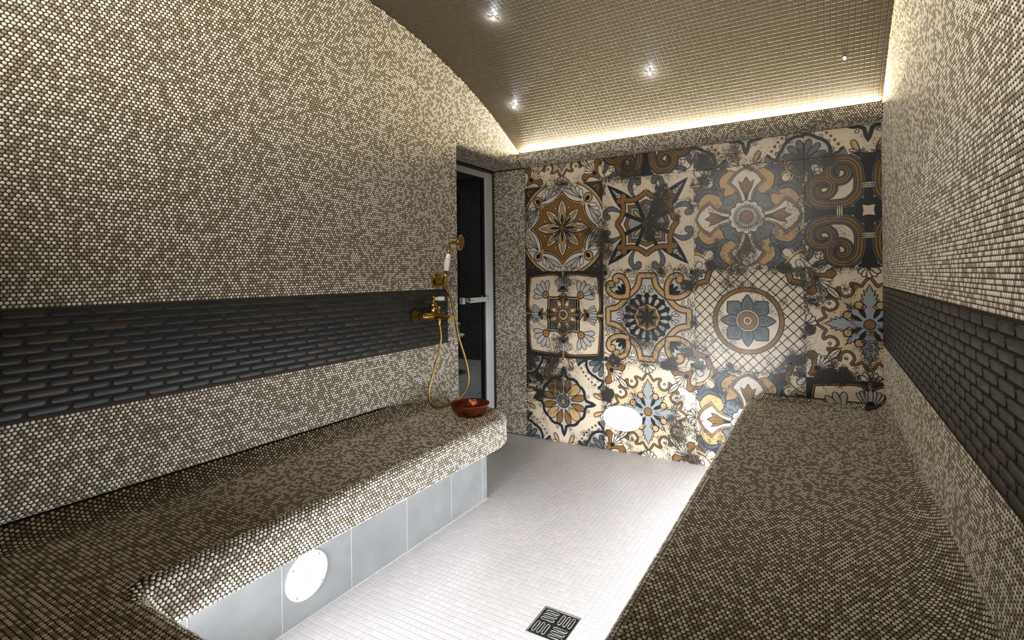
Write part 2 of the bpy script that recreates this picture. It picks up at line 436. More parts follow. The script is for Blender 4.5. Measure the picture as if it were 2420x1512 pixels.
lay_strip(wl, YN+.45, UE, V_LO, 2.5, f_left, keep=lambda a, b: keep, sides=10)
def f_low(u, v):
    u, v = np.broadcast_arrays(np.asarray(u, float), np.asarray(v, float)); u0 = NICHE_Y-RV; pu = np.clip((u-u0)/RV, 0, PI/2)
    return xyz(XL-RV*(1-np.cos(pu)), np.where(u > u0, u0+RV*np.sin(pu), u), v)
ul = np.concatenate([[2.2525], np.linspace(NICHE_Y-RV, UE, 7)])
wl.grid(f_low(ul[:, None], np.array([.0, EDGE-.0635])[None, :]), 0)
lay_strip(wl, 2.258, UE, .006, EDGE-.0655, f_low, sides=8)
def kf(a, b):
    p = f_fascia(a, b); return ~((b > SOFFIT+FR) & (p[:, 2] > vault(p[:, 1])-.004)) & (p[:, 0] > DOOR_X+.012) & ((a > NICHE_Y-.004) | (b > SOFFIT+FR-.004))
lay_strip(wl, NICHE_Y-RV+1e-6, YB-.004, SOFF_V, 2.35, f_fascia, keep=kf, sides=8)
wall_left = wl.build('wall_left', [M_GROUT, M_PENNY], tone=True); tag(wall_left, kind='structure')
wall_left['label'] = 'penny tiled wall with the brass shower and a dark tile band'
b = MB(); b.box(XL-.01, XL+.0006, YN, YBAND, BAND0, BAND1, 0)
capsules(b, YN+.45, YBAND, lambda y, z, h: (XL+.0005+h, y, z), 1)
bo = b.build('tile_band', [M_BANDGROUT, M_BAND], wall_left, tone=True); bo['label'] = 'band of dark glazed long rounded tiles'

# ---------- wall_right
def f_right(u, v):
    u, v = np.broadcast_arrays(np.asarray(u, float), np.asarray(v, float))
    v0 = EDGE+RV; ph = np.clip((v0-v)/RV, 0, PI/2); k = v < v0
    return xyz(np.where(k, XR+RV-RV*np.cos(ph), XR), -u, np.where(k, v0-RV*np.sin(ph), v))
wr = MB()
yy = np.linspace(YN, YB, 90)
v = np.concatenate([np.linspace(EDGE+RV-RV*PI/2, EDGE+RV, 7), [1.0]])
wr.grid(f_right(-np.array([YB, YN])[:, None], v[None, :]), 0)
wr.grid(xyz(XR, yy[::-1][:, None], 1.0*(1-t)[None, :]+t[None, :]*(vault(yy[::-1])[:, None]+.01)), 0)
wr.box(XR+RV, XR+RV+.03, YN, YB, 0, 2.0, 0)
def kr(a, b):
    p = f_right(a, b); return ~((b > BAND0-.005) & (b < BAND1+.005)) & (p[:, 2] < vault(p[:, 1])-.004)
lay_strip(wr, -YB+.004, -.55, EDGE+RV-RV*PI/2, 2.5, f_right, keep=kr, sides=10)
wall_right = wr.build('wall_right', [M_GROUT, M_PENNY], tone=True); tag(wall_right, kind='structure')
wall_right['label'] = 'penny tiled wall seen at a steep angle with a dark tile band'
b = MB(); b.box(XR-.0006, XR+.01, YN, YB, BAND0, BAND1, 0)
capsules(b, .55, YB, lambda y, z, h: (XR-.0005-h, y, z), -1)
bo = b.build('tile_band', [M_BANDGROUT, M_BAND], wall_right, tone=True); bo['label'] = 'band of dark glazed long rounded tiles'

# ---------- wall_near (behind the camera)
b = MB(); b.box(XL-.05, XR+.05, YN-.05, YN, 0, 2.25, 0)
tag(b.build('wall_near', [mat('near_wall_tile', (.33, .30, .25), .5)]), kind='structure')

# ---------- ceiling: barrel vault of small square mosaic
me = bpy.data.meshes.new('ceiling')
ny = 120; ys = np.linspace(YN-.02, YB, ny); zs = vault(ys)
arc = np.concatenate([[0], np.cumsum(np.hypot(np.diff(ys), np.diff(zs)))])
V = []; UV = []
for x in (XL-.004, XR+.004):
    for i in range(ny): V.append((x, ys[i], zs[i])); UV.append((x, arc[i]))
F = [(i, i+1, ny+i+1, ny+i) for i in range(ny-1)]
off = 2*ny
V += [(p[0], p[1], p[2]+.06) for p in V[:2*ny]]
F += [(off+i, off+ny+i, off+ny+i+1, off+i+1) for i in range(ny-1)]
me.from_pydata(V, [], F)
uvl = me.uv_layers.new(name='UVMap')
for l in me.loops: uvl.data[l.index].uv = UV[l.vertex_index % (2*ny)]
for p in me.polygons: p.use_smooth = True
ceil = link('ceiling', me, M_CEIL); tag(ceil, kind='structure'); ceil['label'] = 'barrel vaulted ceiling of brown square mosaic'

# ---------- floor
b = MB(); b.box(DOOR_X-.07, XR+.05, YN, YB, -.06, 0, 0)
fl = b.build('floor', [M_FLOOR]); tag(fl, kind='structure'); fl['label'] = 'pale pinkish small square mosaic floor'

# ---------- cornice along the patterned wall (its top hides the light strip)
LIPY, LIPZ = 3.012, 2.010
prof = [(YB, 1.930)]+[(3.094-.082*math.sin(a), 1.975-.045*math.cos(a)) for a in np.linspace(0, PI/2, 12)]+[(LIPY, LIPZ)]
prof = np.array(prof); pl_ = np.concatenate([[0], np.cumsum(np.hypot(*np.diff(prof, axis=0).T))])
def f_corn(s, t):
    return xyz(s, np.interp(t, pl_, prof[:, 0]), np.interp(t, pl_, prof[:, 1]))
b = MB()
tt = pl_
b.grid(f_corn(np.array([XL, XR])[:, None], tt[None, :]), 0)
b.box(XL, XR, LIPY+.0003, LIPY+.014, 1.975, LIPZ, 0); b.box(XL, XR, 3.03, YB, 1.958, 1.97, 0)
lay_strip(b, XL+.004, XR-.004,   .004, pl_[-1]-.0015, f_corn, sides=10)
corn = b.build('trim_1', [M_GROUT, M_PENNY], tone=True); tag(corn, kind='structure'); corn['label'] = 'penny tiled cornice under the warm light strip'
b = MB(); b.box(XL, XR, YN, YN+.10, 1.94, 1.955, 0)
tag(b.build('trim_2', [M_GROUT]), kind='structure')

# ---------- door recess: aluminium frame, glass, stay bar
door = empty('door_1', (DOOR_X, 2.73, 0)); tag(door, kind='structure'); door['label'] = 'glass door in a grey aluminium frame'
b = MB()
y0, y1, zt = NICHE_Y, YB, SOFFIT
b.rbox(DOOR_X-.05, DOOR_X+.008, y1-.108, y1-.022, 0, zt-.024, .003, 0); b.rbox(DOOR_X-.05, DOOR_X+.008, y0+.022, y0+.108, 0, zt-.024, .003, 0)
b.rbox(DOOR_X-.05, DOOR_X+.0075, y0+.108, y1-.108, zt-.066, zt-.024, .003, 0)
b.box(DOOR_X-.05, DOOR_X-.004, y1-.024, y1, 0, zt, 1); b.box(DOOR_X-.05, DOOR_X-.004, y0, y0+.024, 0, zt, 1); b.box(DOOR_X-.05, DOOR_X-.004, y0+.02, y1-.02, zt-.026, zt, 1)
fr_ = b.build('door_frame', [M_ALU, M_ALUD], door)
b = MB()
b.box(DOOR_X-.03, DOOR_X-.002, y1-.122, y1-.108, .01, zt-.066, 0); b.box(DOOR_X-.03, DOOR_X-.002, y0+.108, y0+.122, .01, zt-.066, 0); b.box(DOOR_X-.03, DOOR_X-.002, y0+.12, y1-.12, zt-.076, zt-.066, 0)
b.build('gasket', [M_GASKET], door)
b = MB(); b.add([(DOOR_X-.018, y0+.11, .01), (DOOR_X-.018, y1-.11, .01), (DOOR_X-.018, y1-.11, zt-.07), (DOOR_X-.018, y0+.11, zt-.07)], [(0, 1, 2, 3)])
b.build('glass_pane', [M_GLASS], door)
b = MB()
hx = DOOR_X+.034; hz = .99
b.rbox(hx-.004, hx+.004, 2.775, 3.012, hz-.017, hz+.017, .0015, 0)
b.tube([(hx, 2.735, hz), (hx, 2.742, hz), (hx, 2.765, hz), (hx, 2.778, hz)], [.011, .014, .014, .011], 16, 1)
b.rbox(hx-.018, hx+.012, 2.685, 2.712, hz-.021, hz+.021, .002, 0); b.tube([(hx, 2.70, hz), (hx, 2.74, hz)], .007, 12, 1)
b.rbox(DOOR_X+.004, hx, 2.995, 3.02, hz-.014, hz+.014, .0015, 0)
hd = b.build('door_handle', [M_ALU, M_STEEL], door)
b = MB()
for q in (2.805, 2.985): b.lathe([(.006, 0), (.006, .0015), (.004, .0022)], (hx+.004, q, hz), (1, 0, 0), 12)
b.lathe([(.005, 0), (.005, .012), (.003, .014)], (hx, 2.915, hz+.016), (0, 0, 1), 10)
b.build('screw', [M_SCREW], hd)

# ---------- what lies beyond the glass
b = MB(); b.box(-6.6, DOOR_X-.07, 1.2, 6.2, -.06, 0); o = b.build('floor_beyond', [M_WOODFLOOR]); tag(o, kind='structure')
b = MB(); b.box(-6.6, DOOR_X-.05, 5.58, 5.65, 0, 2.6); b.box(-6.65, -6.6, 1.2, 5.6, 0, 2.6); o = b.build('wall_beyond', [M_DARKWALL]); tag(o, kind='structure')
b = MB(); b.box(-6.6, DOOR_X-.07, 1.2, 5.6, 2.5, 2.56); o = b.build('ceiling_beyond', [M_GREY]); tag(o, kind='structure')
b = MB(); b.box(DOOR_X-.12, DOOR_X-.05, YB+.005, 5.6, 0, 2.6); b.box(DOOR_X-.12, DOOR_X-.05, 1.2, NICHE_Y-.005, 0, 2.6); b.box(DOOR_X-.12, DOOR_X-.05, NICHE_Y-.01, YB+.01, SOFFIT, 2.6)
o = b.build('wall_partition', [M_DARKWALL]); tag(o, kind='structure')
bs = empty('washbasin', (-3.955, 4.62, 0)); tag(bs, 'white wall-hung basin glimpsed through the glass door', 'basin')
b = MB()
pr = [(.02, .05), (.12, .054), (.20, .068), (.235, .095), (.24, .11), (.225, .112), (.19, .085), (.10, .066), (.001, .062)]
bc = (-3.955, 4.62)
b.lathe(pr, (bc[0], bc[1], .352), (0, 0, 1), 40, 0, True, True)
b.build('bowl', [M_CERAMIC], bs)
b = MB(); b.lathe([(.10, 0), (.085, .02), (.06, .12), (.07, .30), (.11, .36)], (bc[0]-.06, bc[1]+.02, 0), (0, 0, 1), 28)
b.build('pedestal', [M_CERAMIC], bs)
b = MB(); b.rbox(bc[0]+.185, bc[0]+.222, bc[1]-.02, bc[1]+.02, .40, .575, .004); b.rbox(bc[0]+.165, bc[0]+.228, bc[1]-.022, bc[1]+.022, .575, .612, .004)
b.build('tap', [M_CERAMIC], bs)

# ================================================================== BENCHES
class Path:
    def __init__(self, pts):
        self.P = np.array(pts); d = np.diff(self.P, axis=0); self.L = np.concatenate([[0], np.cumsum(np.hypot(d[:, 0], d[:, 1]))])
        tg = np.gradient(self.P, self.L, axis=0); tg /= np.linalg.norm(tg, axis=1)[:, None]
        self.N = np.stack([tg[:, 1], -tg[:, 0]], 1)
    def at(self, s, o):
        x = np.interp(s, self.L, self.P[:, 0]); y = np.interp(s, self.L, self.P[:, 1])
        nx = np.interp(s, self.L, self.N[:, 0]); ny = np.interp(s, self.L, self.N[:, 1])
        l = np.hypot(nx, ny); return x+o*nx/l, y+o*ny/l
    def inset(self, o):
        x, y = self.at(self.L, o); return np.stack([x, y], 1)
def seg(a, b, n): return [tuple(np.array(a)+(np.array(b)-np.array(a))*k/n) for k in range(n)]
def arcp(c, r, a0, a1, n): return [(c[0]+r*math.cos(a0+(a1-a0)*k/n), c[1]+r*math.sin(a0+(a1-a0)*k/n)) for k in range(n)]
def edge_fn(path, rb, zt, zb, rl=.012):
    L1 = rb*PI/2; L2 = zt-rb-zb-rl; L3 = rl*PI/2
    def f(s, v):
        a = -np.asarray(v, float); s, a = np.broadcast_arrays(np.asarray(s, float), a)
        ph = np.clip(a/rb, 0, PI/2); st = np.clip(a-L1, 0, L2); pl = np.clip((a-L1-L2)/rl, 0, PI/2); ex = np.clip(a-L1-L2-L3, 0, 1)
        o = -rb+rb*np.sin(ph)-rl*(1-np.cos(pl))-ex
        z = zt-rb+rb*np.cos(ph)-st-rl*np.sin(pl)
        x, y = path.at(s, o); return xyz(x, y, z)
    return f, L1+L2+L3
def dist_to(P, x, y):
    """distance of points to a polyline"""
    best = np.full(len(x), 9.0)
    A, B = P[:-1], P[1:]
    for a, c in zip(A, B):
        d = c-a; l2 = d@d
        if l2 < 1e-12: continue
        t_ = np.clip(((x-a[0])*d[0]+(y-a[1])*d[1])/l2, 0, 1)
        best = np.minimum(best, np.hypot(x-a[0]-t_*d[0], y-a[1]-t_*d[1]))
    return best
def inside(poly, x, y):
    r = np.zeros(len(x), bool); n_ = len(poly)
    for i in range(n_):
        a, c = poly[i], poly[(i+1) % n_]
        if abs(a[1]-c[1]) < 1e-12: continue
        k = ((a[1] > y) != (c[1] > y)) & (x < (c[0]-a[0])*(y-a[1])/(c[1]-a[1])+a[0]); r ^= k
    return r

# --- the L-shaped bench under the shower wall and across the near end
ZT, ZB, RB, FX = .455, .325, .034, -1.388
pts = seg((-.412, .56), (FX+.05, .56), 40)+arcp((FX+.05, .61), .05, -PI/2, -PI, 14)+seg((FX, .61), (FX, 2.0), 60)+arcp((FX-.25, 2.0), .25, 0, PI/2, 26)+seg((FX-.25, 2.25), (XL-.02, 2.25), 12)+[(XL-.02, 2.25)]
LP = Path(pts)
fe, LE = edge_fn(LP, RB, ZT, ZB)
bench = empty('tiled_bench', (-1.6, 1.0, 0))
tag(bench, 'L-shaped penny tiled bench with a copper bowl on it, under the brass shower', 'bench')
b = MB()
ss = LP.L; vv = -np.concatenate([np.linspace(0, RB*PI/2, 7), np.linspace(RB*PI/2, LE, 8)[1:], [LE+.02]])
b.grid(fe(ss[:, None], vv[None, ::-1]), 0)
top = LP.inset(-RB)
poly = [tuple(p) for p in top]+[(XL-.012, top[-1][1]), (XL-.012, YN+.001), (-.412, YN+.001)]
b.add([(x, y, ZT) for x, y in poly], [list(range(len(poly)))[::-1]], 0)
bot = LP.inset(-.02)
polyb = [tuple(p) for p in bot]+[(XL-.012, bot[-1][1]), (XL-.012, YN+.001), (-.412, YN+.001)]
b.add([(x, y, ZB) for x, y in polyb], [list(range(len(polyb)))], 0)
CR = .07; xc = XL-.013+CR; PHM = math.acos(1-(EDGE-.004-ZT)/CR)
def f_ltop(u, v):
    u, v = np.broadcast_arrays(np.asarray(u, float), np.asarray(v, float))
    ph = np.clip((xc-u)/CR, 0, PHM); k = u < xc
    return xyz(np.where(k, xc-CR*np.sin(ph), u), v, np.where(k, ZT+CR-CR*np.cos(ph), ZT)+.0002)
cu = xc-CR*np.linspace(0, PHM, 9)[::-1]
b.grid(f_ltop(cu[:, None], np.array([YN+.001, top[-1][1]])[None, :]), 0)
lay_strip(b, .01, LP.L[-1]-.03, -LE-.012, .0005, fe, sides=10)
def kt(u_, v_):
    x_ = np.maximum(u_, XL); return inside(poly, np.maximum(u_, XL+.001), v_) & (dist_to(top, x_, v_) > .0046) & (v_ > YN+.25)
lay_strip(b, xc-CR*PHM, -.42, YN, 2.25, f_ltop, keep=kt, sides=8)
st_ = b.build('seat', [M_GROUT, M_PENNY], bench, tone=True); st_['label'] = 'penny tiled seat slab with a rounded overhanging edge'
b = MB()
BX, BYN, BYE = -1.562, .40, 2.148
poly2 = [(-.412, BYN), (BX, BYN), (BX, BYE), (XL-.01, BYE), (XL-.01, YN+.001), (-.412, YN+.001)]
nn = len(poly2)
b.add([(x, y, 0) for x, y in poly2]+[(x, y, ZB) for x, y in poly2], [(i, i+nn, (i+1) % nn+nn, (i+1) % nn) for i in range(nn)]+[list(range(nn)), list(range(nn, 2*nn))[::-1]], 0)
for y in (.462, .743, 1.020, 1.294, 1.578, 1.867, 2.112): b.box(BX-.001, BX+.0006, y-.0012, y+.0012, 0.004, ZB-.002, 1)
for x in (-1.3, -1.0, -.7): b.box(x-.0012, x+.0012, BYN-.001, BYN+.0006, 0.004, ZB-.002, 1)
b.box(BX-.0005, BX+.003, BYN, BYE, 0, .004, 1)
bs_ = b.build('base', [M_PANEL, M_JOINT], bench); bs_['label'] = 'recessed base of grey stone panels'

# --- the straight bench along the other wall
ZT2, ZB2, RB2, FX2 = .440, .360, .03, -.402
RP = Path(seg((FX2, YB), (FX2, YN), 20)+[(FX2, YN)])
fe2, LE2 = edge_fn(RP, RB2, ZT2, ZB2)
bench2 = empty('tiled_bench', (-.1, 1.5, 0))
tag(bench2, 'straight penny tiled bench running to the patterned wall, along the wall without a shower', 'bench')
CX2, CY2 = .10, .036
x0c = XR+.012-CX2; y0c = YB-CY2; PX = math.acos(1-(EDGE-.004-ZT2)/CX2)
def f_rtop(u, v):
    u, v = np.broadcast_arrays(np.asarray(u, float), np.asarray(v, float))
    px = np.clip((u-x0c)/CX2, 0, PX); py = np.clip((v-y0c)/CY2, 0, PI/2)
    X = np.where(u > x0c, x0c+CX2*np.sin(px), u); Y = np.where(v > y0c, y0c+CY2*np.sin(py), v)
    zx = CX2*(1-np.cos(px)); zy = CY2*(1-np.cos(py))
    return xyz(X, Y, ZT2+np.maximum(zx, zy))
b = MB()
vv = -np.concatenate([np.linspace(0, RB2*PI/2, 7), np.linspace(RB2*PI/2, LE2, 8)[1:], [LE2+.02]])
b.grid(fe2(RP.L[:, None], vv[None, ::-1]), 0)
us = np.concatenate([[FX2+RB2], np.linspace(x0c, x0c+CX2*PX, 9)]); vs = np.concatenate([[YN], np.linspace(y0c, y0c+CY2*PI/2, 8)])
b.grid(f_rtop(us[:, None], vs[None, :]), 0, flip=False)
b.add([(FX2+.02, YN, ZB2), (XR+.01, YN, ZB2), (XR+.01, YB, ZB2), (FX2+.02, YB, ZB2)], [(0, 3, 2, 1)], 0)
yv = np.linspace(0, 1, 6)
b.add([(FX2, YB-.002, ZB2+.01)]+[(FX2, YB-.002, ZT2+.03), (FX2+.03, YB-.002, ZT2+CY2), (XR, YB-.002, ZT2+CY2), (XR, YB-.002, ZB2+.01)], [(0, 1, 2, 3, 4)], 0)
lay_strip(b, .004, RP.L[-1]-.6, -LE2-.012, .0, fe2, sides=10)
def kt2(u_, v_): return ~((u_ > x0c+.004) & (v_ > y0c+.004))
lay_strip(b, FX2+RB2+.005, x0c+CX2*PX, .3, y0c+CY2*PI/2-.003, f_rtop, keep=kt2, sides=10)
# small return at the far end of the seat
def f_end(s, v): return f_rtop(np.full(np.shape(s), 0.0), y0c)+0*np.asarray(s)[..., None]
st2 = b.build('seat', [M_GROUT, M_PENNY], bench2, tone=True); st2['label'] = 'penny tiled seat slab coved up at the walls'
b = MB(); b.box(-.235, XR+.02, YN, YB-.002, 0, ZB2, 0)
b2 = b.build('base', [M_PANEL], bench2); b2['label'] = 'recessed base of grey stone panels'

# ================================================================== PATTERNED TILES on wall_back
K8 = [PI/4*k for k in range(8)]
def rot(P, a): c, s = math.cos(a), math.sin(a); P = np.asarray(P, float); return P@np.array([[c, s], [-s, c]])
def mir(P): return np.asarray(P, float)*np.array([-1, 1])
def C4(P): return [rot(P, PI/2*k) for k in range(4)]
def D4(P): return C4(P)+C4(mir(P))
def C8(P): return [rot(P, PI/4*k) for k in range(8)]
def one(P): return [np.asarray(P, float)]
def DIAG(P): return [rot(P, PI/4+PI/2*k) for k in range(4)]       # authored pointing up, moved to the diagonals
def oct_closed(P):
    """octant outline from the top axis to the diagonal -> closed eightfold outline"""
    P = np.asarray(P, float)
    Q = P[:, ::-1]                                   # mirrored over the diagonal
    q = np.concatenate([P, Q[::-1][1:] if np.allclose(P[-1], Q[-1]) else Q[::-1]])[:-1]   # top axis -> right axis
    return np.concatenate([rot(q, -PI/2*k) for k in range(4)])
def drop(b, ang, L, W, n=16):
    t = np.linspace(0, 2*PI, n, endpoint=False)
    al = L*(1-np.cos(t))/2; ac = W*.62*np.sin(t)*np.abs(np.sin(t/2))
    d = np.array([math.cos(ang), math.sin(ang)]); e = np.array([-d[1], d[0]])
    return np.asarray(b)+al[:, None]*d+ac[:, None]*e
def lens(b, ang, L, W, n=9, p=1.0):
    t = np.linspace(0, 1, n); w = W/2*np.sin(PI*t)**p
    d = np.array([math.cos(ang), math.sin(ang)]); e = np.array([-d[1], d[0]])
    A = np.asarray(b)+t[:, None]*L*d+w[:, None]*e; B = np.asarray(b)+t[::-1][1:-1, None]*L*d-w[::-1][1:-1, None]*e
    return np.concatenate([A, B])
def circ(c, r, n=24): a = np.linspace(0, 2*PI, n, endpoint=False); return np.stack([c[0]+r*np.cos(a), c[1]+r*np.sin(a)], 1)
def polar(fn, n=160): a = np.linspace(0, 2*PI, n, endpoint=False); r = np.array([fn(x) for x in a]); return np.stack([r*np.cos(a), r*np.sin(a)], 1)
def ribbon(P, w):
    P = np.asarray(P, float); tg = np.gradient(P, axis=0); tg /= np.linalg.norm(tg, axis=1)[:, None]+1e-9
    nn_ = np.stack([-tg[:, 1], tg[:, 0]], 1); w = np.broadcast_to(np.asarray(w, float), (len(P),))[:, None]/2
    return P+nn_*w, P-nn_*w
class Pat:
    def __init__(self): self.it = []; self.layer = 0
    def fill(self, col, P, sym=one): self.it.append((self.layer, col, sym(P))); self.layer += 1
    def strip(self, col, P, w, sym=one, closed=False):
        P = np.asarray(P, float)
        if closed: P = np.concatenate([P, P[:2]])
        quads = []
        for Q in sym(P):
            A, B = ribbon(Q, w)
            if closed: A[0], B[0] = A[-2], B[-2]; A, B = A[:-1], B[:-1]
            quads.append(('strip', A, B))
        self.it.append((self.layer, col, quads)); self.layer += 1
    def shape(self, col, P, sym=one, ow=.018, oc='black'):
        self.fill(col, P, sym); self.strip(oc, P, ow, sym, True)
    def band(self, col, P, w, sym=one, closed=False, ow=.018, oc='black'):
        self.strip(oc, P, np.asarray(w)+2*ow, sym, closed); self.strip(col, P, w, sym, closed)
SQ = np.array([(-.998, -.998), (.998, -.998), (.998, .998), (-.998, .998)])
def base(p, col='cream'): p.fill(col, SQ)
def spiral(c, r0, r1, a0, turns, n=34):
    t = np.linspace(0, 1, n); a = a0+turns*2*PI*t; r = r0+(r1-r0)*t
    return np.stack([c[0]+r*np.cos(a), c[1]+r*np.sin(a)], 1)

def pat_acanthus():
    p = Pat(); base(p)
    fr = oct_closed(catmull([(0, .84), (.06, .76), (.12, .665)], 4).tolist()+catmull([(.125, .665), (.2, .71), (.285, .71), (.235, .62), (.27, .52), (.36, .485), (.445, .55), (.455, .65), (.52, .60), (.58, .58)], 4).tolist())
    p.fill('tan', fr)
    p.strip('black', fr, .055, closed=True); p.strip('brown', fr, .026, closed=True)
    p.shape('cream', lens((0, .60), PI/2, .38, .12), DIAG, .022); p.strip('black', [(0, .64), (0, .9)], .014, DIAG)
    ac = oct_closed([(0, .70), (.045, .60), (.04, .575), (.09, .60), (.075, .53), (.065, .505), (.125, .53), (.105, .455), (.085, .425), (.145, .45), (.10, .37), (.05, .31), (.09, .265), (.17, .25), (.205, .29), (.215, .265), (.25, .335), (.265, .29), (.30, .355), (.315, .33), (.39, .39)])
    p.shape('grey', ac, one, .02)
    p.shape('gold', circ((.16, .335), .068, 16), D4, .018)
    for a in (62, 28): p.fill('black', drop((.115*math.cos(math.radians(a)), .115*math.sin(math.radians(a))), math.radians(a),   .19, .085), C4)
    p.shape('brown', circ((0, 0), .088, 20), one, .016)
    p.fill('black', circ((.36, .615), .03, 12), D4); p.fill('cream', circ((.36, .615), .012, 8), D4)
    sc = catmull([(.95, .96), (.86, .87), (.74, .835), (.62, .86), (.57, .90)], 6); w = np.interp(np.linspace(0, 1, len(sc)), [0, .25, .6, 1], [.01, .10, .11, .12])
    p.strip('black', sc, w+.035, D4); p.fill('black', circ((.585, .90), .088, 16), D4); p.strip('brown', sc, w, D4); p.fill('brown', circ((.585, .90), .07, 16), D4)
    for a in (-36, -18, 0, 18, 36): p.shape('cream', drop((0, 1.16), -PI/2+math.radians(a), .27, .065, 10), DIAG, .014)
    p.fill('black', circ((0, 1.16), .05, 10), DIAG)
    for a in (-62, -32, 0, 32, 62): p.shape('cream', drop((0, 1.0), -PI/2+math.radians(a), .19, .095, 12), C4, .017)
    return p
def shell_corner(p, r=.42):
    for q in range(4):
        R = lambda P, q=q: [rot(P, PI/2*q)]
        a = np.linspace(PI, 1.5*PI, 40); rr = r+.030*np.abs(np.sin((a-PI)*3))*1.0
        arc_ = np.stack([1+rr*np.cos(a), 1+rr*np.sin(a)], 1)
        for sgn in (0, 1):
            tri = catmull([(1, .62-.03), (.93, .45), (.86, .36), (1.0, .30)], 5) if sgn == 0 else catmull([(1, .59), (.93, .45), (.86, .36), (1.0, .30)], 5)[:, ::-1]
            p.fill('slate', tri, R); p.strip('dark', tri[:11], .045, R)
        p.fill('lite', np.concatenate([arc_, [(1, 1)]]), R); p.strip('dark', arc_, .06, R)
        for t in (PI+.26, PI*1.25, PI*1.5-.26): p.shape('slate', drop((1+.05*math.cos(t), 1+.05*math.sin(t)), t, .32, .12), R, .016)
        for t in np.linspace(PI+.3, 1.5*PI-.3, 4):
            p.strip('dark', circ((1+(r+.055)*math.cos(t), 1+(r+.055)*math.sin(t)), .03, 10), .012, R, True)
def pat_petals():
    p = Pat(); base(p); shell_corner(p)
    f = lambda a: .545+.035*abs(math.cos(6*a))+.21*max(0, 1-abs(((a+PI/4) % (PI/2))-PI/4)/.10)
    o = polar(f, 240)
    p.fill('lite', o); p.strip('dark', o, .065, closed=True)
    for k in range(12):
        a = PI/12+k*PI/6
        if k % 3 != 1: p.strip('dark', circ((.635*math.cos(a), .635*math.sin(a)), .032, 10), .012, one, True)
    p.shape('brown', np.concatenate([drop((.17*math.cos(a), .17*math.sin(a)), a, .37, .165) for a in [0]]), lambda P: [rot(P, PI/12+PI/6*k) for k in range(12) if k % 3 != 1], .017)
    p.shape('gold', drop((.17, 0), 0, .38, .235), lambda P: [rot(P, PI/12+PI/6*k) for k in range(12) if k % 3 == 1], .017)
    p.strip('black', [(.2, .014), (.36, .034)], .010, lambda P: [rot(P, PI/12+PI/6*k) for k in range(12)])
    p.fill('lite', circ((0, 0), .185)); p.shape('slate', circ((0, 0), .15), one, .022, 'dark'); p.shape('gold', circ((0, 0), .065, 16), one, .02, 'dark')
    for t in np.linspace(-.62, .62, 8):
        c = (1.18-.70*math.cos(t), 1.18-.70*math.cos(t)); d = .60*math.sin(t)/.58
        P = circ((.60+.62*t*.62+.12*t*t, .60-.62*t*.62+.12*t*t), .014+.012*abs(t), 10)
        p.strip('black', P, .014, C4, True)
    for s_ in (1, -1):
        q = lambda P: C4(P)
        p.shape('gold', drop((s_*.13, .99), -PI/2+s_*.45, .26, .10), q, .015); p.shape('cream', drop((s_*.13, .99), -PI/2+s_*1.15, .17, .06), q, .013)
    return p
def pat_star():
    p = Pat(); base(p, 'teal')
    for a in (-.42, .42): p.shape('brown', drop((0, 1.33), -PI/2+a, .19, .08), DIAG, .014)
    p.fill('white', circ((0, 0), 1.10, 64)); p.strip('black', circ((0, 0), 1.10, 64), .095, closed=True); p.strip('gold', circ((0, 0), 1.10, 64), .055, closed=True)
    for e in [(.055, .90), (.225, .95), (.37, .93), (.47, .86)]:
        v_ = np.array(e)-np.array((.50, .645)); p.shape('lite' if e[0] < .3 else 'white', drop((.50, .645), math.atan2(v_[1], v_[0]), np.hypot(*v_)*1.02, .105), D4, .015)
    stp = oct_closed(catmull([(0, .85), (.07, .76), (.18, .66), (.35, .585), (.565, .565)], 5))
    p.fill('gold', stp); p.strip('black', stp, .024, closed=True)
    in_ = oct_closed(catmull([(0, .77), (.09, .68), (.2, .60), (.35, .535), (.525, .525)], 5)); p.shape('brown', in_, one, .016)
    p.strip('gold', [(.5, .5), (.66, .66)], .09, C4)
    p.shape('gold', circ((.655, .655), .108, 20), C4, .02); p.fill('black', lens((.59, .59), PI/4, .15, .10, p=.8), C4)
    p.shape('white', lens((0, .30), PI/2, .27+.02, .01), C4, .001)
    p.shape('white', lens((0, .03), PI/2, .62, .23, 13, .7), lambda P: [rot(P, PI/4+PI/2*k)*.90 for k in range(4)], .018)
    p.shape('white', lens((0, .03), PI/2, .62, .23, 13, .7), C4, .018)
    lob = np.array([(.0, .06), (.045, .18), (.085, .30), (.085, .36), (.05, .36), (.045, .40), (.035, .40), (.035, .50), (0, .585)]); lob = np.concatenate([lob, lob[::-1]*np.array([-1, 1])])
    p.shape('gold', lob*.90, lambda P: [rot(P, PI/4+PI/2*k) for k in range(4)], .014); p.shape('gold', lob, C4, .014)
    p.fill('black', lens((0, .09), PI/2, .24, .05, 9, .5), C8)
    p.shape('brown', circ((0, 0), .075, 18), one, .02)
    for a in (.36, -.36): p.shape('white', lens((0, .44), PI/2, .10, .04), lambda P, a=a: [rot(P, a+PI/2*k) for k in range(4)], .012)
    return p
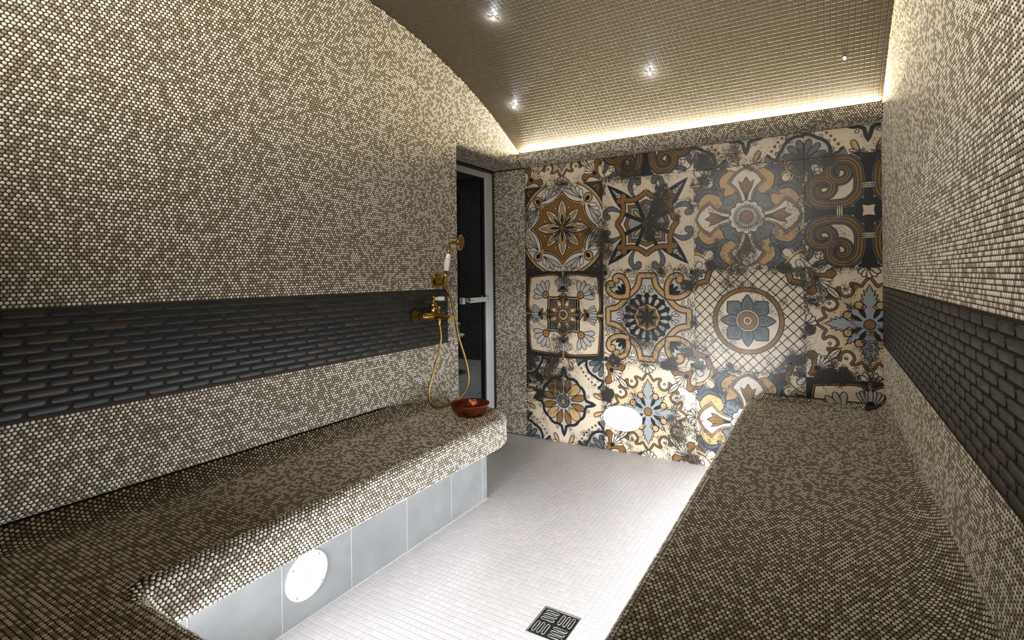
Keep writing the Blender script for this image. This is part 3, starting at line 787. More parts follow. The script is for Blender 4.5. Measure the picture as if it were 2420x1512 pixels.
def pat_cross():
    p = Pat(); base(p)
    hk = np.concatenate([catmull([(-.26, .56), (-.33, .70), (-.35, .82), (-.29, .92), (-.19, .935), (-.14, .89)], 6)])
    w = np.interp(np.linspace(0, 1, len(hk)), [0, .3, 1], [.02, .085, .075])
    p.strip('black', hk, w+.03, D4); p.fill('black', circ((-.175, .875), .072, 14), D4); p.strip('slate', hk, w, D4); p.fill('slate', circ((-.175, .875), .057, 14), D4)
    lf = catmull([(.89, .89), (.64, .775), (.44, .66), (.26, .52)], 5).tolist()+[(.02, .05)]
    lf = np.array(lf); leaf = np.concatenate([lf, lf[::-1][:-1, ::-1]])
    p.fill('navy', leaf, C4)
    inn = catmull([(.79, .79), (.64, .69), (.46, .575), (.33, .44)], 5); inn = np.concatenate([inn, inn[::-1][:-1, ::-1]]); p.fill('grey', inn, C4)
    p.shape('cream', circ((.665, .665), .032, 12), C4, .015)
    wb = oct_closed([(0, .60), (.10, .54), (.22, .485), (.35, .455), (.465, .465)]); p.fill('white', wb)
    bb = oct_closed([(0, .50), (.10, .455), (.20, .415), (.32, .395), (.41, .41)]); p.shape('brown', bb, one, .018)
    gb = oct_closed([(0, .415), (.08, .385), (.17, .35), (.25, .335), (.34, .34)]); p.shape('grey', gb, one, .018)
    for m_ in (1, -1): p.strip('navy', [(.0, .0), (m_*.24, .53)], np.array([.06, .095]), C4)
    p.shape('gold', drop((.085, .085), PI/4, .27, .095), C4, .02)
    rb = catmull([(0, .665), (.09, .59), (.20, .535), (.33, .505), (.44, .515), (.50, .56), (.515, .60)], 5)
    p.strip('black', rb, .125, D4); p.fill('black', circ((.50, .605), .075, 14), D4); p.fill('brown', circ((.50, .605), .057, 14), D4); p.strip('brown', rb, .088, D4); p.fill('brown', np.array([(0, .735), (.055, .66), (0, .60), (-.055, .66)]), C4)
    p.shape('brown', circ((0, 0), .088, 20), one, .02); p.shape('gold', circ((0, 0), .045, 14), one, .018)
    return p
def pat_shields():
    p = Pat(); base(p)
    for r_, c_ in ((.44, 'black'), (.425, 'brown'), (.37, 'black'), (.355, 'gold'), (.30, 'black'), (.285, 'cream')): p.fill(c_, circ((1, 1), r_, 32), C4)
    p.shape('white', drop((1, 1), PI*1.25, .2, .13), C4, .015)
    ar = np.array([(0, 1.10), (.05, 1.0), (.09, .96), (.045, .96), (0, .88)]); ar = np.concatenate([ar, ar[::-1]*np.array([-1, 1])]); p.shape('blue', ar, DIAG, .015)
    p.shape('gold', circ((.34, .66), .27, 28), D4, .016)
    lf = catmull([(.44, .47), (.53, .58), (.575, .70), (.56, .82), (.46, .90), (.34, .93)], 7); w = np.interp(np.linspace(0, 1, len(lf)), [0, .25, .65, 1], [.02, .10, .15, .02])
    p.strip('black', lf, w+.035, D4)
    for c_, r_ in (((.655, .72), .055), ((.63, .82), .06), ((.54, .905), .06), ((.43, .965), .05), ((.70, .66), .04)): p.shape('blue', circ(c_, r_, 12), D4, .018)
    p.strip('blue', lf, w, D4); p.strip('black', lf[4:-6]+np.array([.012, .0]), .012, D4)
    p.fill('cream', circ((.72, .72), .10, 16), C4); p.strip('black', catmull([(.55, .55), (.66, .60), (.77, .66), (.80, .74)], 5), .016, D4)
    sp = polar(lambda a: .05+.085*max(0, math.cos(2.5*(a-PI/4)))**2, 50)+np.array([.47, .47]); p.shape('slate', sp, C4, .014)
    fl_ = np.array([(.13, .13), (.22, .10), (.33, .115), (.43, .15), (.51, .20), (.445, .26), (.43, .34), (.40, .40)]); fl_ = np.concatenate([fl_, fl_[::-1][:, ::-1]]); p.shape('slate', fl_, C4, .018)
    for a in (-28, -10, 10, 28): p.strip('black', [(0, .24), (.36*math.sin(math.radians(a)), .14+.30*math.cos(math.radians(a)))], .012, DIAG)
    sh = catmull([(.10, .25), (.13, .40), (.215, .55), (.365, .69)], 6).tolist()+catmull([(.365, .69), (.27, .82), (.15, .92), (0, .985)], 6)[1:].tolist()
    sh = np.array(sh); sh = np.concatenate([sh, sh[::-1][1:]*np.array([-1, 1])])
    cen = np.array([0, .66])
    for k_, c_ in ((1.0, 'black'), (.955, 'lite'), (.925, 'black'), (.90, 'brown'), (.775, 'black'), (.75, 'white')):
        p.fill(c_, (sh-cen)*np.array([k_, 1-(1-k_)*.72])+cen, C4)
    tu = np.array([(.015, .33), (.04, .45), (.09, .55), (.115, .62), (.145, .71), (.075, .665), (.045, .70), (0, .78)]); tu = np.concatenate([tu, tu[::-1]*np.array([-1, 1])]); p.shape('brown', tu, C4, .016)
    p.fill('black', lens((0, .28), PI/2, .22, .06), C4)
    for d_ in (-.05, 0, .05): p.strip('black', [(d_*.4, .40), (d_*1.3, .64)], .012, C4)
    p.shape('white', polar(lambda a: .285+.045*abs(math.cos(6*a)), 120), one, .018)
    for k in range(36): p.strip('black', [(.215, 0), (.26, 0)], .014, lambda P, k=k: [rot(P, 2*PI*k/36)]) if False else None
    p.strip('black', [(.20, 0), (.262, 0)], .014, lambda P: [rot(P, 2*PI*k/40) for k in range(40)])
    p.fill('black', circ((0, 0), .222, 32)); p.fill('lite', circ((0, 0), .205, 32)); p.fill('black', circ((0, 0), .195, 32)); p.fill('cream', circ((0, 0), .180, 32))
    p.strip('black', [(.13, 0), (.17, 0)], .016, lambda P: [rot(P, 2*PI*k/28) for k in range(28)])
    p.fill('black', circ((0, 0), .128, 28)); p.fill('brown', circ((0, 0), .108, 28))
    return p
def pat_scrolls():
    p = Pat(); base(p)
    for r_ in (.30, .20): p.strip('black', circ((-.78, .78), r_, 24)[2:16], .016, lambda P: C4(P))
    for a in (200, 225, 250, 270, 180): p.strip('black', drop((-.62, .62), math.radians(a-90), .28, .14), .015, C4, True)
    lf = catmull([(-.92, .36), (-.88, .56), (-.90, .74), (-.97, .86)], 6); w = np.interp(np.linspace(0, 1, len(lf)), [0, .5, 1], [.03, .08, .03])
    p.strip('black', lf, w+.035, D4); p.strip('blue', lf, w, D4)
    arm = np.array([(0, 1.0), (.17, .99), (.13, .93), (.075, .80), (.05, .60), (.05, .40), (.075, .24), (.09, .09)]); arm = np.concatenate([arm, arm[::-1]*np.array([-1, 1])]); p.fill('black', arm, C4)
    for x_ in (-.14, -.07, 0, .07, .14): p.fill('black', lens((x_, .93), PI/2, .08, .07), C4)
    p.fill('black', circ((0, 0), .24, 20))
    c = (-.42, .70)
    s1 = spiral(c, .235, .03, math.radians(75), 1.45)[::-1]
    tail = catmull([tuple(s1[-1]), (-.27, .90), (-.175, .80), (-.135, .64), (-.13, .46), (-.155, .32), (-.225, .225)], 6)[1:]
    half = np.concatenate([s1, tail]); full = np.concatenate([half, (half[::-1]*np.array([1, 1]))[1:][:, ::-1]*np.array([-1, -1])])
    wv_ = np.interp(np.arange(len(full)), [0, 18, 34, len(full)-34, len(full)-18, len(full)-1], [.05, .125, .155, .155, .125, .05])
    p.strip('black', full, wv_+.04, C4); p.strip('blue', full, wv_, C4); p.strip('black', full, wv_*.58+.03, C4); p.strip('brown', full, wv_*.58, C4); p.strip('black', full, .016, C4)
    for d_ in (-.033, 0, .033): p.shape('cream', lens((-.16, .44+d_), 0, .32, .034, 9, .6), C4, .014)
    sq_ = np.concatenate([rot(catmull([(-.095, .095), (0, .078), (.095, .095)], 5)[:-1], -PI/2*k) for k in range(4)]); p.fill('cream', sq_)
    return p
def pat_lotus():
    p = Pat(); base(p, 'dark')
    f_ = oct_closed(catmull([(0, .80), (.06, .88), (.2, .935), (.5, .915), (.72, .895), (.87, .87)], 6)); p.fill('cream', f_)
    p.strip('black', f_, .06, closed=True); p.strip('brown', f_, .028, closed=True)
    p.strip('black', [(0, .79), (0, .99)], .10, C4); p.strip('gold', [(0, .80), (0, .99)], .06, C4)
    st = oct_closed(catmull([(0, .52), (.06, .45), (.17, .40), (.29, .395), (.42, .415)], 5)); p.shape('gold', st, one, .022)
    s2 = oct_closed(catmull([(0, .44), (.07, .385), (.17, .345), (.28, .34), (.365, .355)], 5)); p.shape('blue', s2, one, .018)
    kt_ = np.array([(0, .10), (.09, .22), (.0, .385), (-.09, .22)]); p.shape('gold', kt_, lambda P: [rot(P, PI/8+PI/4*k) for k in range(8)], .014)
    p.shape('white', kt_*.66+np.array([0, .075]), lambda P: [rot(P, PI/8+PI/4*k) for k in range(8)], .012); p.fill('black', circ((0, .2), .022, 10), lambda P: [rot(P, PI/8+PI/4*k) for k in range(8)])
    p.shape('brown', lens((0, .04), PI/2, .37, .09), lambda P: [rot(P, PI/4+PI/2*k) for k in range(4)], .014); p.shape('brown', lens((0, .04), PI/2, .41, .10), C4, .014)
    p.shape('gold', circ((0, 0), .135, 20), one, .018); p.shape('blue', circ((0, 0), .065, 14), one, .02)
    for a in (40, -40, 27, -27, 13, -13, 0): p.shape('lite', drop((.0, .54), PI/2+math.radians(a), .33, .085, 12), C4, .014)
    p.fill('black', lens((0, .57), PI/2, .10, .12), C4)
    p.shape('brown', np.array([(-.135, .535), (.135, .535), (.13, .585), (-.13, .585)]), C4, .018)
    for a in (52, -52, 26, -26, 0): p.shape('lite', drop((0, .62), PI/2+math.radians(a), .36, .125, 12), DIAG, .015)
    p.shape('brown', circ((0, .64), .082, 16), DIAG, .018); p.strip('gold', circ((0, .64), .05, 14), .02, DIAG, True)
    return p
def pat_ogee():
    p = Pat(); base(p)
    for s_ in (.93,): p.fill('black', np.array([(.9, .9), (.99, .9), (.99, .99), (.9, .99)]), C4)
    p.strip('black', catmull([(.80, .99), (.86, .86), (.99, .80)], 5), .016, C4)
    cu_ = spiral((.31, .80), .03, .11, 0, -.9, 16); cu_ = np.concatenate([cu_, catmull([tuple(cu_[-1]), (.24, .92), (.32, .99)], 4)[1:]]); p.strip('black', cu_, .06, D4); p.strip('lite', cu_, .035, D4)
    cl = np.array([(0, .885), (.165, .885), (.165, .82)]+catmull([(.165, .82), (.19, .70), (.26, .59), (.36, .50), (.44, .44)], 6)[1:].tolist())
    q = np.concatenate([cl, cl[::-1][:, ::-1][1:]]); loop = np.concatenate([rot(q, -PI/2*k)[:-1] for k in range(4)])
    p.fill('lite', loop)
    p.strip('black', loop, .152, closed=True); p.strip('brown', loop, .122, closed=True); p.strip('black', loop, .104, closed=True); p.strip('gold', loop, .086, closed=True)
    hr = catmull([(.46, .41), (.43, .55), (.44, .70), (.52, .84), (.64, .885), (.72, .84), (.70, .755)], 6)
    p.fill('lite', np.concatenate([hr, hr[::-1][:, ::-1]]), C4)
    p.strip('black', hr, .142, D4); p.fill('black', circ((.685, .785), .075, 14), D4); p.strip('brown', hr, .108, D4); p.strip('black', hr, .094, D4); p.strip('gold', hr, .08, D4); p.fill('gold', circ((.685, .785), .052, 14), D4)
    for a in (-30, 0, 30): p.fill('black', drop((0, .70), PI/2+math.radians(a), .23, .075), DIAG)
    wr_ = polar(lambda a: .455+.035*abs(math.cos(10*a)), 200); p.fill('black', wr_)
    for a in range(16): p.fill('black', circ((.475*math.cos(PI/8*a), .475*math.sin(PI/8*a)), .055, 10))
    p.fill('lite', drop((.285, 0), 0, .17, .085, 12), lambda P: [rot(P, PI/16+PI/8*k) for k in range(16)])
    p.fill('black', polar(lambda a: .285+.03*abs(math.cos(8*a)), 120))
    p.fill('gold', polar(lambda a: .255+.02*abs(math.cos(4*a)), 80)); p.shape('brown', polar(lambda a: .20+.055*(1-abs(math.sin(4*a))), 96), one, .014)
    p.fill('black', lens((0, .02), PI/2, .215, .085), C8); p.fill('black', circ((0, 0), .06, 12))
    for d_, a in ((.05, .12), (.05, .75)): p.shape('white', drop((d_, .52), PI/2-a, .16 if a < .5 else .12, .055, 10), D4, .014)
    return p
def pat_lattice():
    p = Pat(); base(p)
    st_ = .2
    segs = []
    for k in range(-9, 10):
        c = k*st_
        x0, x1 = max(-1, c-1), min(1, c+1)
        if x1-x0 > .02: segs.append(np.array([(x0, c-x0), (x1, c-x1)])); segs.append(np.array([(x0, x0-c), (x1, x1-c)]))
    p.it.append((p.layer, 'black', [('strip',)+ribbon(s_, .017) for s_ in segs])); p.layer += 1
    dots = [circ((i*st_/2, j*st_/2), .019, 8) for i in range(-9, 10) for j in range(-9, 10) if (i+j) % 2 == 0]
    p.it.append((p.layer, 'black', dots)); p.layer += 1
    nt = catmull([(.70, 1.0), (.74, .86), (.84, .83), (.83, .84)], 4); cor = np.array([(.66, 1.0), (.72, .93), (.74, .83), (.83, .74), (.93, .72), (1, .66), (1, 1)])
    p.fill('cream', np.array([(.70, 1), (.76, .86), (.86, .76), (1, .70), (1, 1)]), C4)
    bd = catmull([(.69, 1.0), (.73, .90), (.76, .78), (.78, .76), (.90, .73), (1.0, .69)], 5); p.strip('black', bd, .125, C4); p.strip('brown', bd, .085, C4)
    for a in (-30, 0, 30): p.shape('slate', drop((1, 1), PI*1.25+math.radians(a), .22, .075, 12), C4, .014)
    p.fill('black', circ((0, 0), .655, 64)); p.fill('brown', circ((0, 0), .638, 64)); p.fill('black', circ((0, 0), .572, 64)); p.fill('cream', circ((0, 0), .556, 64))
    d_ = np.array([(.06, .16), (.10, .36), (.19, .44), (.37, .385+.0)]); d_ = np.array([(.02, .2), (.10, .38), (.2, .385), (.385, .365)]); dp = catmull([(.06, .20), (.14, .36), (.24, .375), (.375, .365)], 5); dp = np.concatenate([dp, dp[::-1][1:][:, ::-1]])
    p.shape('slate', dp, C4, .020)
    p.shape('slate', lens((0, .05), PI/2, .455, .22, 15, .85), C4, .020)
    for x_ in (-.035, 0, .035): p.strip('black', [(x_*.8, .22), (x_*1.2, .22+.10+.05*(x_ == 0))], .010, C8)
    p.fill('black', circ((0, 0), .215, 40)); p.fill('cream', circ((0, 0), .202, 40)); p.fill('black', circ((0, 0), .184, 40)); p.fill('brown', circ((0, 0), .170, 40))
    p.fill('black', circ((0, 0), .082, 24)); p.fill('cream', circ((0, 0), .072, 24)); p.fill('black', circ((0, 0), .050, 20)); p.fill('brown', circ((0, 0), .038, 20))
    return p
A_, B_, C_, X_, F_, S_, L_, O_, D_ = [f() for f in (pat_acanthus, pat_petals, pat_star, pat_cross, pat_shields, pat_scrolls, pat_lotus, pat_ogee, pat_lattice)]
LAYOUT = [[A_, S_, B_, B_], [C_, X_, F_, S_], [L_, O_, D_, A_], [B_, A_, F_, L_]]      # rows from the top
TX0, TS = -1.9004, .6
TZ = [1.7849, 1.1849, .5849, -.0151]          # bottoms of the rows
def clip_poly(P, x0, x1, z0, z1):
    for ax, lim, sg in ((0, x0, 1), (0, x1, -1), (1, z0, 1), (1, z1, -1)):
        if len(P) == 0: return P
        d = (P[:, ax]-lim)*sg
        if (d >= 0).all(): continue
        out = []
        for i in range(len(P)):
            a, c = P[i-1], P[i]; da, dc = d[i-1], d[i]
            if (da >= 0) != (dc >= 0): out.append(a+(c-a)*da/(da-dc))
            if dc >= 0: out.append(c)
        P = np.array(out) if out else np.zeros((0, 2))
    return P
pv, pf, pm = [], [], []
def emit(P, y, mi, flipok=True):
    if len(P) < 3: return
    x_, z_ = P[:, 0], P[:, 1]
    ar = np.sum(x_*np.roll(z_, -1)-np.roll(x_, -1)*z_)
    if abs(ar) < 1e-9: return
    if ar < 0: P = P[::-1]
    n0 = len(pv)
    pv.extend([(a, y, c) for a, c in P]); pf.append(list(range(n0, n0+len(P)))); pm.append(mi)
for r in range(4):
    for c in range(4):
        pat = LAYOUT[r][c]; x0, z0 = TX0+c*TS, TZ[r]; cx_, cz_ = x0+TS/2, z0+TS/2
        lim = (max(x0+.0009, XL), min(x0+TS-.0009, XR), max(z0+.0009, .0), min(z0+TS-.0009, 1.995))
        for layer, col, polys in pat.it:
            mi = PIDX[col]
            for ci, q in enumerate(polys):
                y0_ = YB-.0006-layer*7e-5
                if isinstance(q, tuple):
                    _, Aa, Bb = q
                    for i in range(len(Aa)-1):
                        Q = np.array([Aa[i], Aa[i+1], Bb[i+1], Bb[i]])*TS/2+np.array([cx_, cz_]); emit(clip_poly(Q, *lim), y0_-random.random()*5.5e-5, mi)
                else: emit(clip_poly(np.asarray(q)*TS/2+np.array([cx_, cz_]), *lim), y0_-random.random()*5.5e-5, mi)
me = bpy.data.meshes.new('printed_tiles'); me.from_pydata(pv, [], pf)
me.polygons.foreach_set('material_index', np.array(pm, np.int32)); me.update()
b = MB()
b.box(DOOR_X-.02, XR+.03, YB, YB+.08, -.02, 2.25, 0)
u, v = hexgrid(DOOR_X+.013, XL-.003, .006, SOFFIT-.005)
lay(b, xyz(u, YB, v), const((1, 0, 0), len(u)), const((0, 0, 1), len(u)), sides=8)
wb_ = b.build('wall_back', [M_GROUT, M_PENNY], tone=True); tag(wb_, kind='structure'); wb_['label'] = 'wall of large ornamental printed tiles with a penny tiled strip by the door'
pt = link('printed_tiles', me, PMATS, wb_); pt['label'] = 'large worn ornamental tiles in cream, brown, gold and charcoal'

# ================================================================== FIXTURES
# --- bath mixer on the shower wall
WX = XL+.0062
mx_ = empty('bath_mixer', (XL, 2.06, .95)); tag(mx_, 'antique brass wall mixer tap with a white ceramic lever, on the dark tile band', 'tap')
bx, bz, my = XL+.066, .953, 2.058
for y in (1.985, 2.131):
    b = MB(); b.lathe([(.037, 0), (.037, .005), (.033, .010), (.017, .032), (.014, .034)], (WX, y, bz), (1, 0, 0), 8, 0, False, True, PI/8)
    b.tube([(WX+.02, y, bz), (bx, y, bz)], .013, 14)
    b.lathe([(.019, 0), (.019, .016)], (WX+.030, y, bz), (1, 0, 0), 6, 0, False)
    b.build('flange', [M_BRASS], mx_)
b = MB()
P = [(bx, 1.968, bz), (bx, 1.975, bz), (bx, 2.005, bz), (bx, 2.03, bz), (bx, my, bz+.002), (bx, 2.085, bz), (bx, 2.11, bz), (bx, 2.141, bz), (bx, 2.148, bz)]
b.tube(P, [.008, .016, .0165, .020, .0245, .020, .0165, .016, .008], 20)
b.build('body', [M_BRASS], mx_)
b = MB()
P = catmull([(bx, my, bz-.002), (bx+.035, my, bz-.003), (bx+.066, my, bz-.005), (bx+.098, my, bz-.009), (bx+.118, my, bz-.016)], 5)
b.tube(P, np.interp(np.linspace(0, 1, len(P)), [0, .3, .7, .9, 1], [.0225, .0185, .0165, .020, .0235]), 20, flat=.78)
b.lathe([(.0215, 0), (.0175, -.004), (.001, -.010)], tuple(P[-1]+np.array([.0004, 0, -.0002])), (.9, 0, -.36), 20, 1)
b.build('spout', [M_BRASS, M_BRASSD], mx_)
b = MB(); b.lathe([(.0215, 0), (.0205, .020), (.0195, .022), (.0205, .024), (.0200, .046), (.0165, .052), (.010, .056), (.0055, .059), (.0055, .075), (.0085, .077), (.0085, .087), (.004, .092)], (bx, my, bz+.012), (0, 0, 1), 24)
b.build('cartridge', [M_BRASS], mx_)
lv = MB(); lv.tube([(bx, my, bz+.088), (bx+.014, my, bz+.088)], [.0045, .0045], 12, 1)
P = [(bx+.012, my, bz+.088), (bx+.018, my, bz+.088), (bx+.040, my, bz+.089), (bx+.068, my, bz+.090), (bx+.078, my, bz+.090)]
lv.tube(P, [.0065, .0082, .0118, .0108, .007], 18, 0); lv.tube([(bx+.078, my, bz+.09), (bx+.083, my, bz+.09), (bx+.086, my, bz+.09), (bx+.092, my, bz+.09)], [.0065, .0065, .0045, .0052], 12, 1)
lo = lv.build('lever', [M_CERAMIC, M_BRASS], mx_); lo['label'] = 'white ceramic lever with a brass tip'
b = MB(); b.lathe([(.009, 0), (.009, .004), (.0045, .006), (.0045, .022), (.0095, .023), (.0095, .036), (.006, .039)], (bx+.036, my, bz+.012), (0, 0, 1), 16); b.build('diverter_knob', [M_BRASS], mx_)
b = MB(); b.lathe([(.0105, 0), (.0125, -.006), (.0115, -.018), (.0095, -.022), (.0088, -.036)], (bx+.036, my, bz-.014), (0, 0, 1), 18); b.build('hose_outlet', [M_BRASS], mx_)
# --- wall holder
hy, hz2 = 2.150, 1.140
hb = empty('shower_holder', (XL, hy, hz2)); tag(hb, 'small brass wall bracket gripping the hand shower', 'bracket')
b = MB()
b.rbox(XL+.0005, XL+.010, hy-.030, hy+.024, hz2-.042, hz2+.036, .003)
b.rbox(XL+.006, XL+.068, hy-.022, hy+.016, hz2-.032, hz2+.026, .004)
b.lathe([(.0125, -.028), (.017, .022), (.0175, .024), (.0145, .025), (.0115, -.026)], (XL+.066, hy, hz2), (.13, .05, 1), 20)
b.build('bracket_block', [M_BRASS], hb)
# --- hand shower
hs = empty('hand_shower', (XL+.07, hy, hz2)); tag(hs, 'brass hand shower with white ceramic grip standing in its wall bracket', 'shower head')
ax0 = np.array([XL+.066, hy, hz2]); dr = np.array([.13, .075, 1.0])
def al(h): return tuple(ax0+dr*h)
b = MB(); b.tube([al(-.036), al(-.01), al(.018), al(.028), al(.044), al(.056)], [.0085, .0105, .0115, .009, .008, .011], 18)
b.build('stem', [M_BRASS], hs)
b = MB()
P = [al(.142), al(.150), al(.162), al(.176)]; e = np.array(al(.176))
nk = catmull([e, e+np.array([.002, .001, .010]), e+np.array([.010, .002, .022]), e+np.array([.026, .003, .029]), e+np.array([.046, .003, .026])], 6)
b.tube(P+[tuple(q) for q in nk[1:]], [.0108, .008, .0072, .007]+list(np.interp(np.linspace(0, 1, len(nk)-1), [0, .8, 1], [.007, .0085, .012])), 16)
b.build('neck', [M_BRASS], hs)
b = MB(); b.tube([al(.050), al(.058), al(.081), al(.106), al(.130), al(.143)], [.0115, .0135, .0155, .0155, .0130, .0112], 22)
g_ = b.build('grip', [M_CERAMIC], hs); g_['label'] = 'white ceramic grip'
hc = nk[-1]; hax = Vector((1.0, .30, -.14)).normalized()
b = MB(); b.lathe([(.011, -.006), (.016, .004), (.029, .014), (.040, .018), (.0425, .022), (.0425, .027), (.040, .030), (.034, .031), (.001, .033)], tuple(hc), hax, 40)
hd2 = b.build('shower_rose', [M_BRASS], hs)
Mx = hax.to_track_quat('Z', 'Y').to_matrix(); b = MB()
for rr, nn2 in ((.007, 6), (.014, 12), (.021, 16), (.028, 20)):
    for k in range(nn2):
        a = 2*PI*k/nn2; c = Vector(hc)+Mx@Vector((rr*math.cos(a), rr*math.sin(a), .0315))
        b.lathe([(.0017, 0), (.0014, .0018), (.0005, .0018)], tuple(c), hax, 6)
nz = b.build('nozzles', [M_STEELD], hd2)
# --- hose
hx_ = XL+.09
pts = [(bx+.036, my, bz-.045), (bx+.036, my+.004, .90), (hx_+.004, 2.080, .827), (hx_+.006, 2.055, .741), (hx_+.006, 2.008, .638), (hx_+.006, 1.985, .577), (hx_+.01, 1.982, .523), (hx_+.012, 2.012, .482), (hx_+.014, 2.06, .471), (hx_+.014, 2.11, .471), (hx_+.012, 2.17, .474), (hx_+.008, 2.235, .486),
       (hx_+.004, 2.300, .530), (hx_, 2.319, .585), (hx_, 2.293, .683), (hx_, 2.238, .810), (hx_, 2.203, .931), (XL+.076, 2.182, 1.045), al(-.034)]
P = catmull(pts, 60); seglen = np.concatenate([[0], np.cumsum(np.linalg.norm(np.diff(P, axis=0), axis=1))])
nseg = int(seglen[-1]/.0013); s_ = np.linspace(0, seglen[-1], nseg); P = np.stack([np.interp(s_, seglen, P[:, k]) for k in range(3)], 1)
b = MB(); b.tube(P,   .0066+.00035*np.sin(np.arange(nseg)*PI/2), 10)
ho = b.build('shower_hose', [M_BRASSD]); tag(ho, 'long looping brass hose hanging from the mixer, its loop resting on the bench', 'hose')
# --- copper bowl
bw = empty('copper_bowl', (-1.592, 2.052, ZT+.0015)); tag(bw, 'hammered copper bowl on the rounded end of the bench', 'bowl')
o_ = (-1.592, 2.052, ZT+.0014)
b = MB(); b.lathe([(.001, 0), (.050, 0), (.064, .003), (.080, .016), (.090, .032), (.0965, .052), (.0985, .058)], o_, (0, 0, 1), 56, close=False)
b.build('bowl_shell', [M_COPPER], bw)
b = MB(); b.lathe([(.0985, .058), (.099, .0595), (.0975, .0600), (.0940, .0545), (.0875, .033), (.078, .0185), (.062, .0062), (.048, .0035), (.001, .0032)], o_, (0, 0, 1), 56, close=False)
li = b.build('bowl_lining', [M_COPPERD], bw); li['label'] = 'darker copper inside'
# --- floor drain
dx, dy, dh = -.804, 1.473, .067
dn = empty('floor_drain', (dx, dy, 0)); tag(dn, 'square steel floor drain grate with pinwheel slots', 'drain')
b = MB(); b.box(dx-dh, dx+dh, dy-dh, dy+dh, -.004, .0008, 0)
for s in (-1, 1):
    b.rbox(dx-dh-.003, dx+dh+.003, dy+s*dh-.002, dy+s*dh+.002, -.004, .0022, .0006, 1); b.rbox(dx+s*dh-.002, dx+s*dh+.002, dy-dh, dy+dh, -.004, .0022, .0006, 1)
b.build('drain_plate', [M_STEELD, M_STEEL], dn)
for q in range(4):
    b = MB()
    for k in range(3):
        L_2 = .0245; u_, v_ = -.031, .0135+.0185*k
        # slot ring: raised rounded rim with a dark opening
        pts_ = []
        for sgn in (1, -1):
            for j in range(7):
                a = (-PI/2 if sgn == 1 else PI/2)+PI*j/6; pts_.append((u_+sgn*(L_2-.005)+.0052*math.cos(a), v_+.0052*math.sin(a)))
        pts_ = rot(np.array(pts_), PI/2*q)+np.array([dx, dy])
        loop = [(x, y, .0018) for x, y in pts_]+[(pts_[0][0], pts_[0][1], .0018)]
        b.tube(loop, .0012, 6, 0)
        b.add([(x, y, .0010) for x, y in pts_], [list(range(len(pts_)))], 1)
    b.build('slot_group', [M_STEEL, M_HOLE], dn)
# --- round speaker in the bench base
def screw(parent, c, axis):
    b = MB(); b.lathe([(.0034, 0), (.0034, .0012), (.0018, .0018)], c, axis, 10); b.build('screw', [M_SCREW], parent)
sx, sy, sz, sr = BX+.0012, 1.108, .150, .079
sp_ = empty('round_speaker', (BX, sy, sz)); tag(sp_, 'round white loudspeaker grille set in the grey base of the bench', 'speaker')
b = MB(); b.lathe([(sr, 0), (sr, .004), (sr-.003, .0065), (sr-.010, .0078), (sr-.0165, .0066)], (sx, sy, sz), (1, 0, 0), 56, close=False)
b.build('rim', [M_WHITE], sp_)
b = MB(); b.lathe([(sr-.0165, .0064), (sr*.5, .0088), (.001, .0098)], (sx, sy, sz), (1, 0, 0), 56, close=False)
b.build('grille', [M_GRILLE], sp_)
for a in (52, 142, 232, 322): screw(sp_, (sx+.0072, sy+(sr-.010)*math.cos(math.radians(a)), sz+(sr-.010)*math.sin(math.radians(a))), (1, 0, 0))
# --- oval speaker on the patterned wall
ox_, oz_, oa, ob = -1.172, .222, .134, .083
ov = empty('oval_speaker', (ox_, YB, oz_)); tag(ov, 'oval white plate mounted low on the ornamental tile wall', 'speaker')
b = MB(); ring = []
for k_, h_ in ((1, 0.0035), (1, .009), (.985, .0125), (.93, .0135), (.5, .0145), (.01, .0150)):
    ring.append([(ox_+oa*(1-(1-k_)*(1 if k_ < .9 else ob/oa))*math.cos(t_), YB-h_, oz_+ob*k_*math.sin(t_)) for t_ in np.linspace(0, 2*PI, 57)])
b.grid(np.array(ring), 0, True)
b.build('plate', [M_WHITE], ov)
for q in ((-.092, .038), (.092, .038), (-.092, -.038), (.092, -.038)): screw(ov, (ox_+q[0], YB-.0136, oz_+q[1]), (0, -1, 0))
# --- ceiling star lights
def star(p, label, on=True):
    x, y = p; z = float(vault(y)); nv = Vector((0, VYC-y, VZC-z)).normalized(); up = -nv
    e_ = empty('star_light', (x, y, z)); tag(e_, label, 'ceiling light', 'small crystal lights in the vaulted ceiling')
    c = Vector((x, y, z))
    b = MB(); b.lathe([(.0085, -.001), (.0085, .002), (.0068, .003), (.006, .001)], tuple(c), nv, 16); b.build('bezel', [M_STEEL], e_)
    b = MB(); b.lathe([(.003, .002), (.0058, .006), (.0062, .010), (.004, .016), (.0004, .021)], tuple(c), nv, 7, 0, False); b.build('crystal', [M_CRYSTAL if on else M_CRYSTALOFF], e_)
    if on:
        M3 = nv.to_track_quat('Z', 'Y').to_matrix()
        b = MB()
        for k in range(9):  # added posts round the glow, their shadows break it into star rays
            a = 2*PI*k/9+.3*(k % 2); d = M3@Vector((math.cos(a), math.sin(a), 0))
            p0 = c+d*.0095; b.tube([tuple(p0), tuple(p0+nv*.015)], .0015, 6)
        b.build('added_ray_posts', [M_STEEL], e_)
        L = bpy.data.lights.new('star_glow', 'POINT'); L.energy = .8; L.shadow_soft_size = .0012; L.color = (.82, .90, 1)
        lo_ = bpy.data.objects.new('star_glow', L); COL.objects.link(lo_); lo_.location = c+nv*.024
star((-1.418, 2.043), 'bright crystal star light highest in the photo, farthest from the light strip')
star((-.816, 2.628), 'bright crystal star light in the middle of the vault above the ornamental wall')
star((-1.704, 2.671), 'bright crystal star light nearest the penny wall above the door')
star((.087, 2.763), 'dim crystal ceiling light without a halo, near the steep penny wall', False)

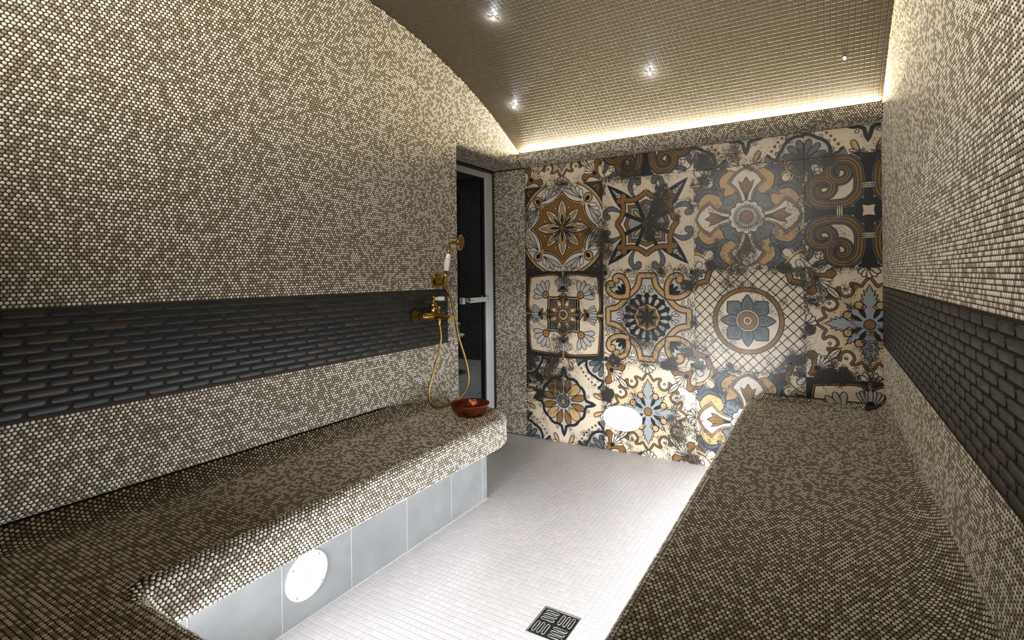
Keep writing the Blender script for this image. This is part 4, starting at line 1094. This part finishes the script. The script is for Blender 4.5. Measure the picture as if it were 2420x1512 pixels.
# ================================================================== LIGHT
def area(name, loc, rot_, sx_, sy_, power, col, spread=PI):
    L = bpy.data.lights.new(name, 'AREA'); L.shape = 'RECTANGLE'; L.size = sx_; L.size_y = sy_; L.energy = power; L.color = col; L.spread = spread
    o = bpy.data.objects.new(name, L); COL.objects.link(o); o.location = loc; o.rotation_euler = rot_; return o
def aim(o, d): o.rotation_euler = Vector(d).to_track_quat('-Z', 'X').to_euler()
COOL = (.93, .97, 1.0); WARM = (1.0, .84, .52)
def strip_light(name, a, c, d, w, power, col, spread=PI):
    a, c = Vector(a), Vector(c); L = (c-a).length
    o = area(name, (a+c)/2, (0, 0, 0), L, w, power, col, spread)
    zax = -Vector(d).normalized(); xax = (c-a).normalized(); yax = zax.cross(xax)
    o.rotation_euler = Matrix((xax, yax, zax)).transposed().to_euler(); return o
strip_light('led_under_bench', (BX+.010, .50, ZB-.030), (BX+.010, 2.10, ZB-.030), (.97, 0, -.24), .03, 2.4, COOL)
strip_light('led_under_near_bench', (BX+.06, BYN+.010, ZB-.040), (-.45, BYN+.010, ZB-.040), (0, .999, -.03), .04, 13, COOL, math.radians(70))
strip_light('led_under_far_bench', (-.245, .35, ZB2-.060), (-.245, 1.9, ZB2-.060), (-.98, 0, -.10), .05, 14, COOL)
strip_light('led_under_far_bench', (-.245, 1.9, ZB2-.060), (-.245, 3.09, ZB2-.060), (-.98, 0, -.10), .05, 16, COOL)
strip_light('led_cornice', (XL+.02, 3.030, 2.0135), (XR-.02, 3.030, 2.0135), (0, -.8, .6), .006, 50, WARM)
strip_light('led_near_cornice', (-1.35, YN+.115, 1.96), (-.15, YN+.115, 1.96), (0, .82, .57), .02, 56, (1, .95, .86))
o = area('corridor_lamp', (-3.6, 4.4, 2.48), (0, 0, 0), .5, .5, 22, (1, 1, 1))

# ================================================================== CAMERA
cam = bpy.data.cameras.new('camera'); co = bpy.data.objects.new('camera', cam); COL.objects.link(co); S.camera = co
f_, cxp, cyp, yaw, roll = 1193.738, 1301.958, 647.486, .4984, -.0099
cam.sensor_width = 36; cam.sensor_fit = 'HORIZONTAL'; cam.lens = f_/2420*36; cam.clip_start = .02
# the optical centre is off the middle of the frame, and the frame is turned by the small roll
cr, sr_ = math.cos(roll), math.sin(roll)
cam.shift_x = -(cxp-1210)/2420; cam.shift_y = -(756-cyp)/2420
R3 = Matrix.Rotation(yaw, 3, 'Z')@Matrix.Rotation(PI/2, 3, 'X')@Matrix.Rotation(roll, 3, 'Z')
co.matrix_world = Matrix.Translation((0, 0, H))@R3.to_4x4()
w_ = bpy.data.worlds.new('World'); S.world = w_; w_.use_nodes = True
w_.node_tree.nodes['Background'].inputs[0].default_value = (0, 0, 0, 1)
S.view_settings.view_transform = 'Standard'; S.view_settings.look = 'None'; S.view_settings.exposure = 0; S.view_settings.gamma = 1
S.cycles.max_bounces = 10; S.cycles.diffuse_bounces = 5; S.cycles.glossy_bounces = 4
S.cycles.sample_clamp_indirect = 4.0
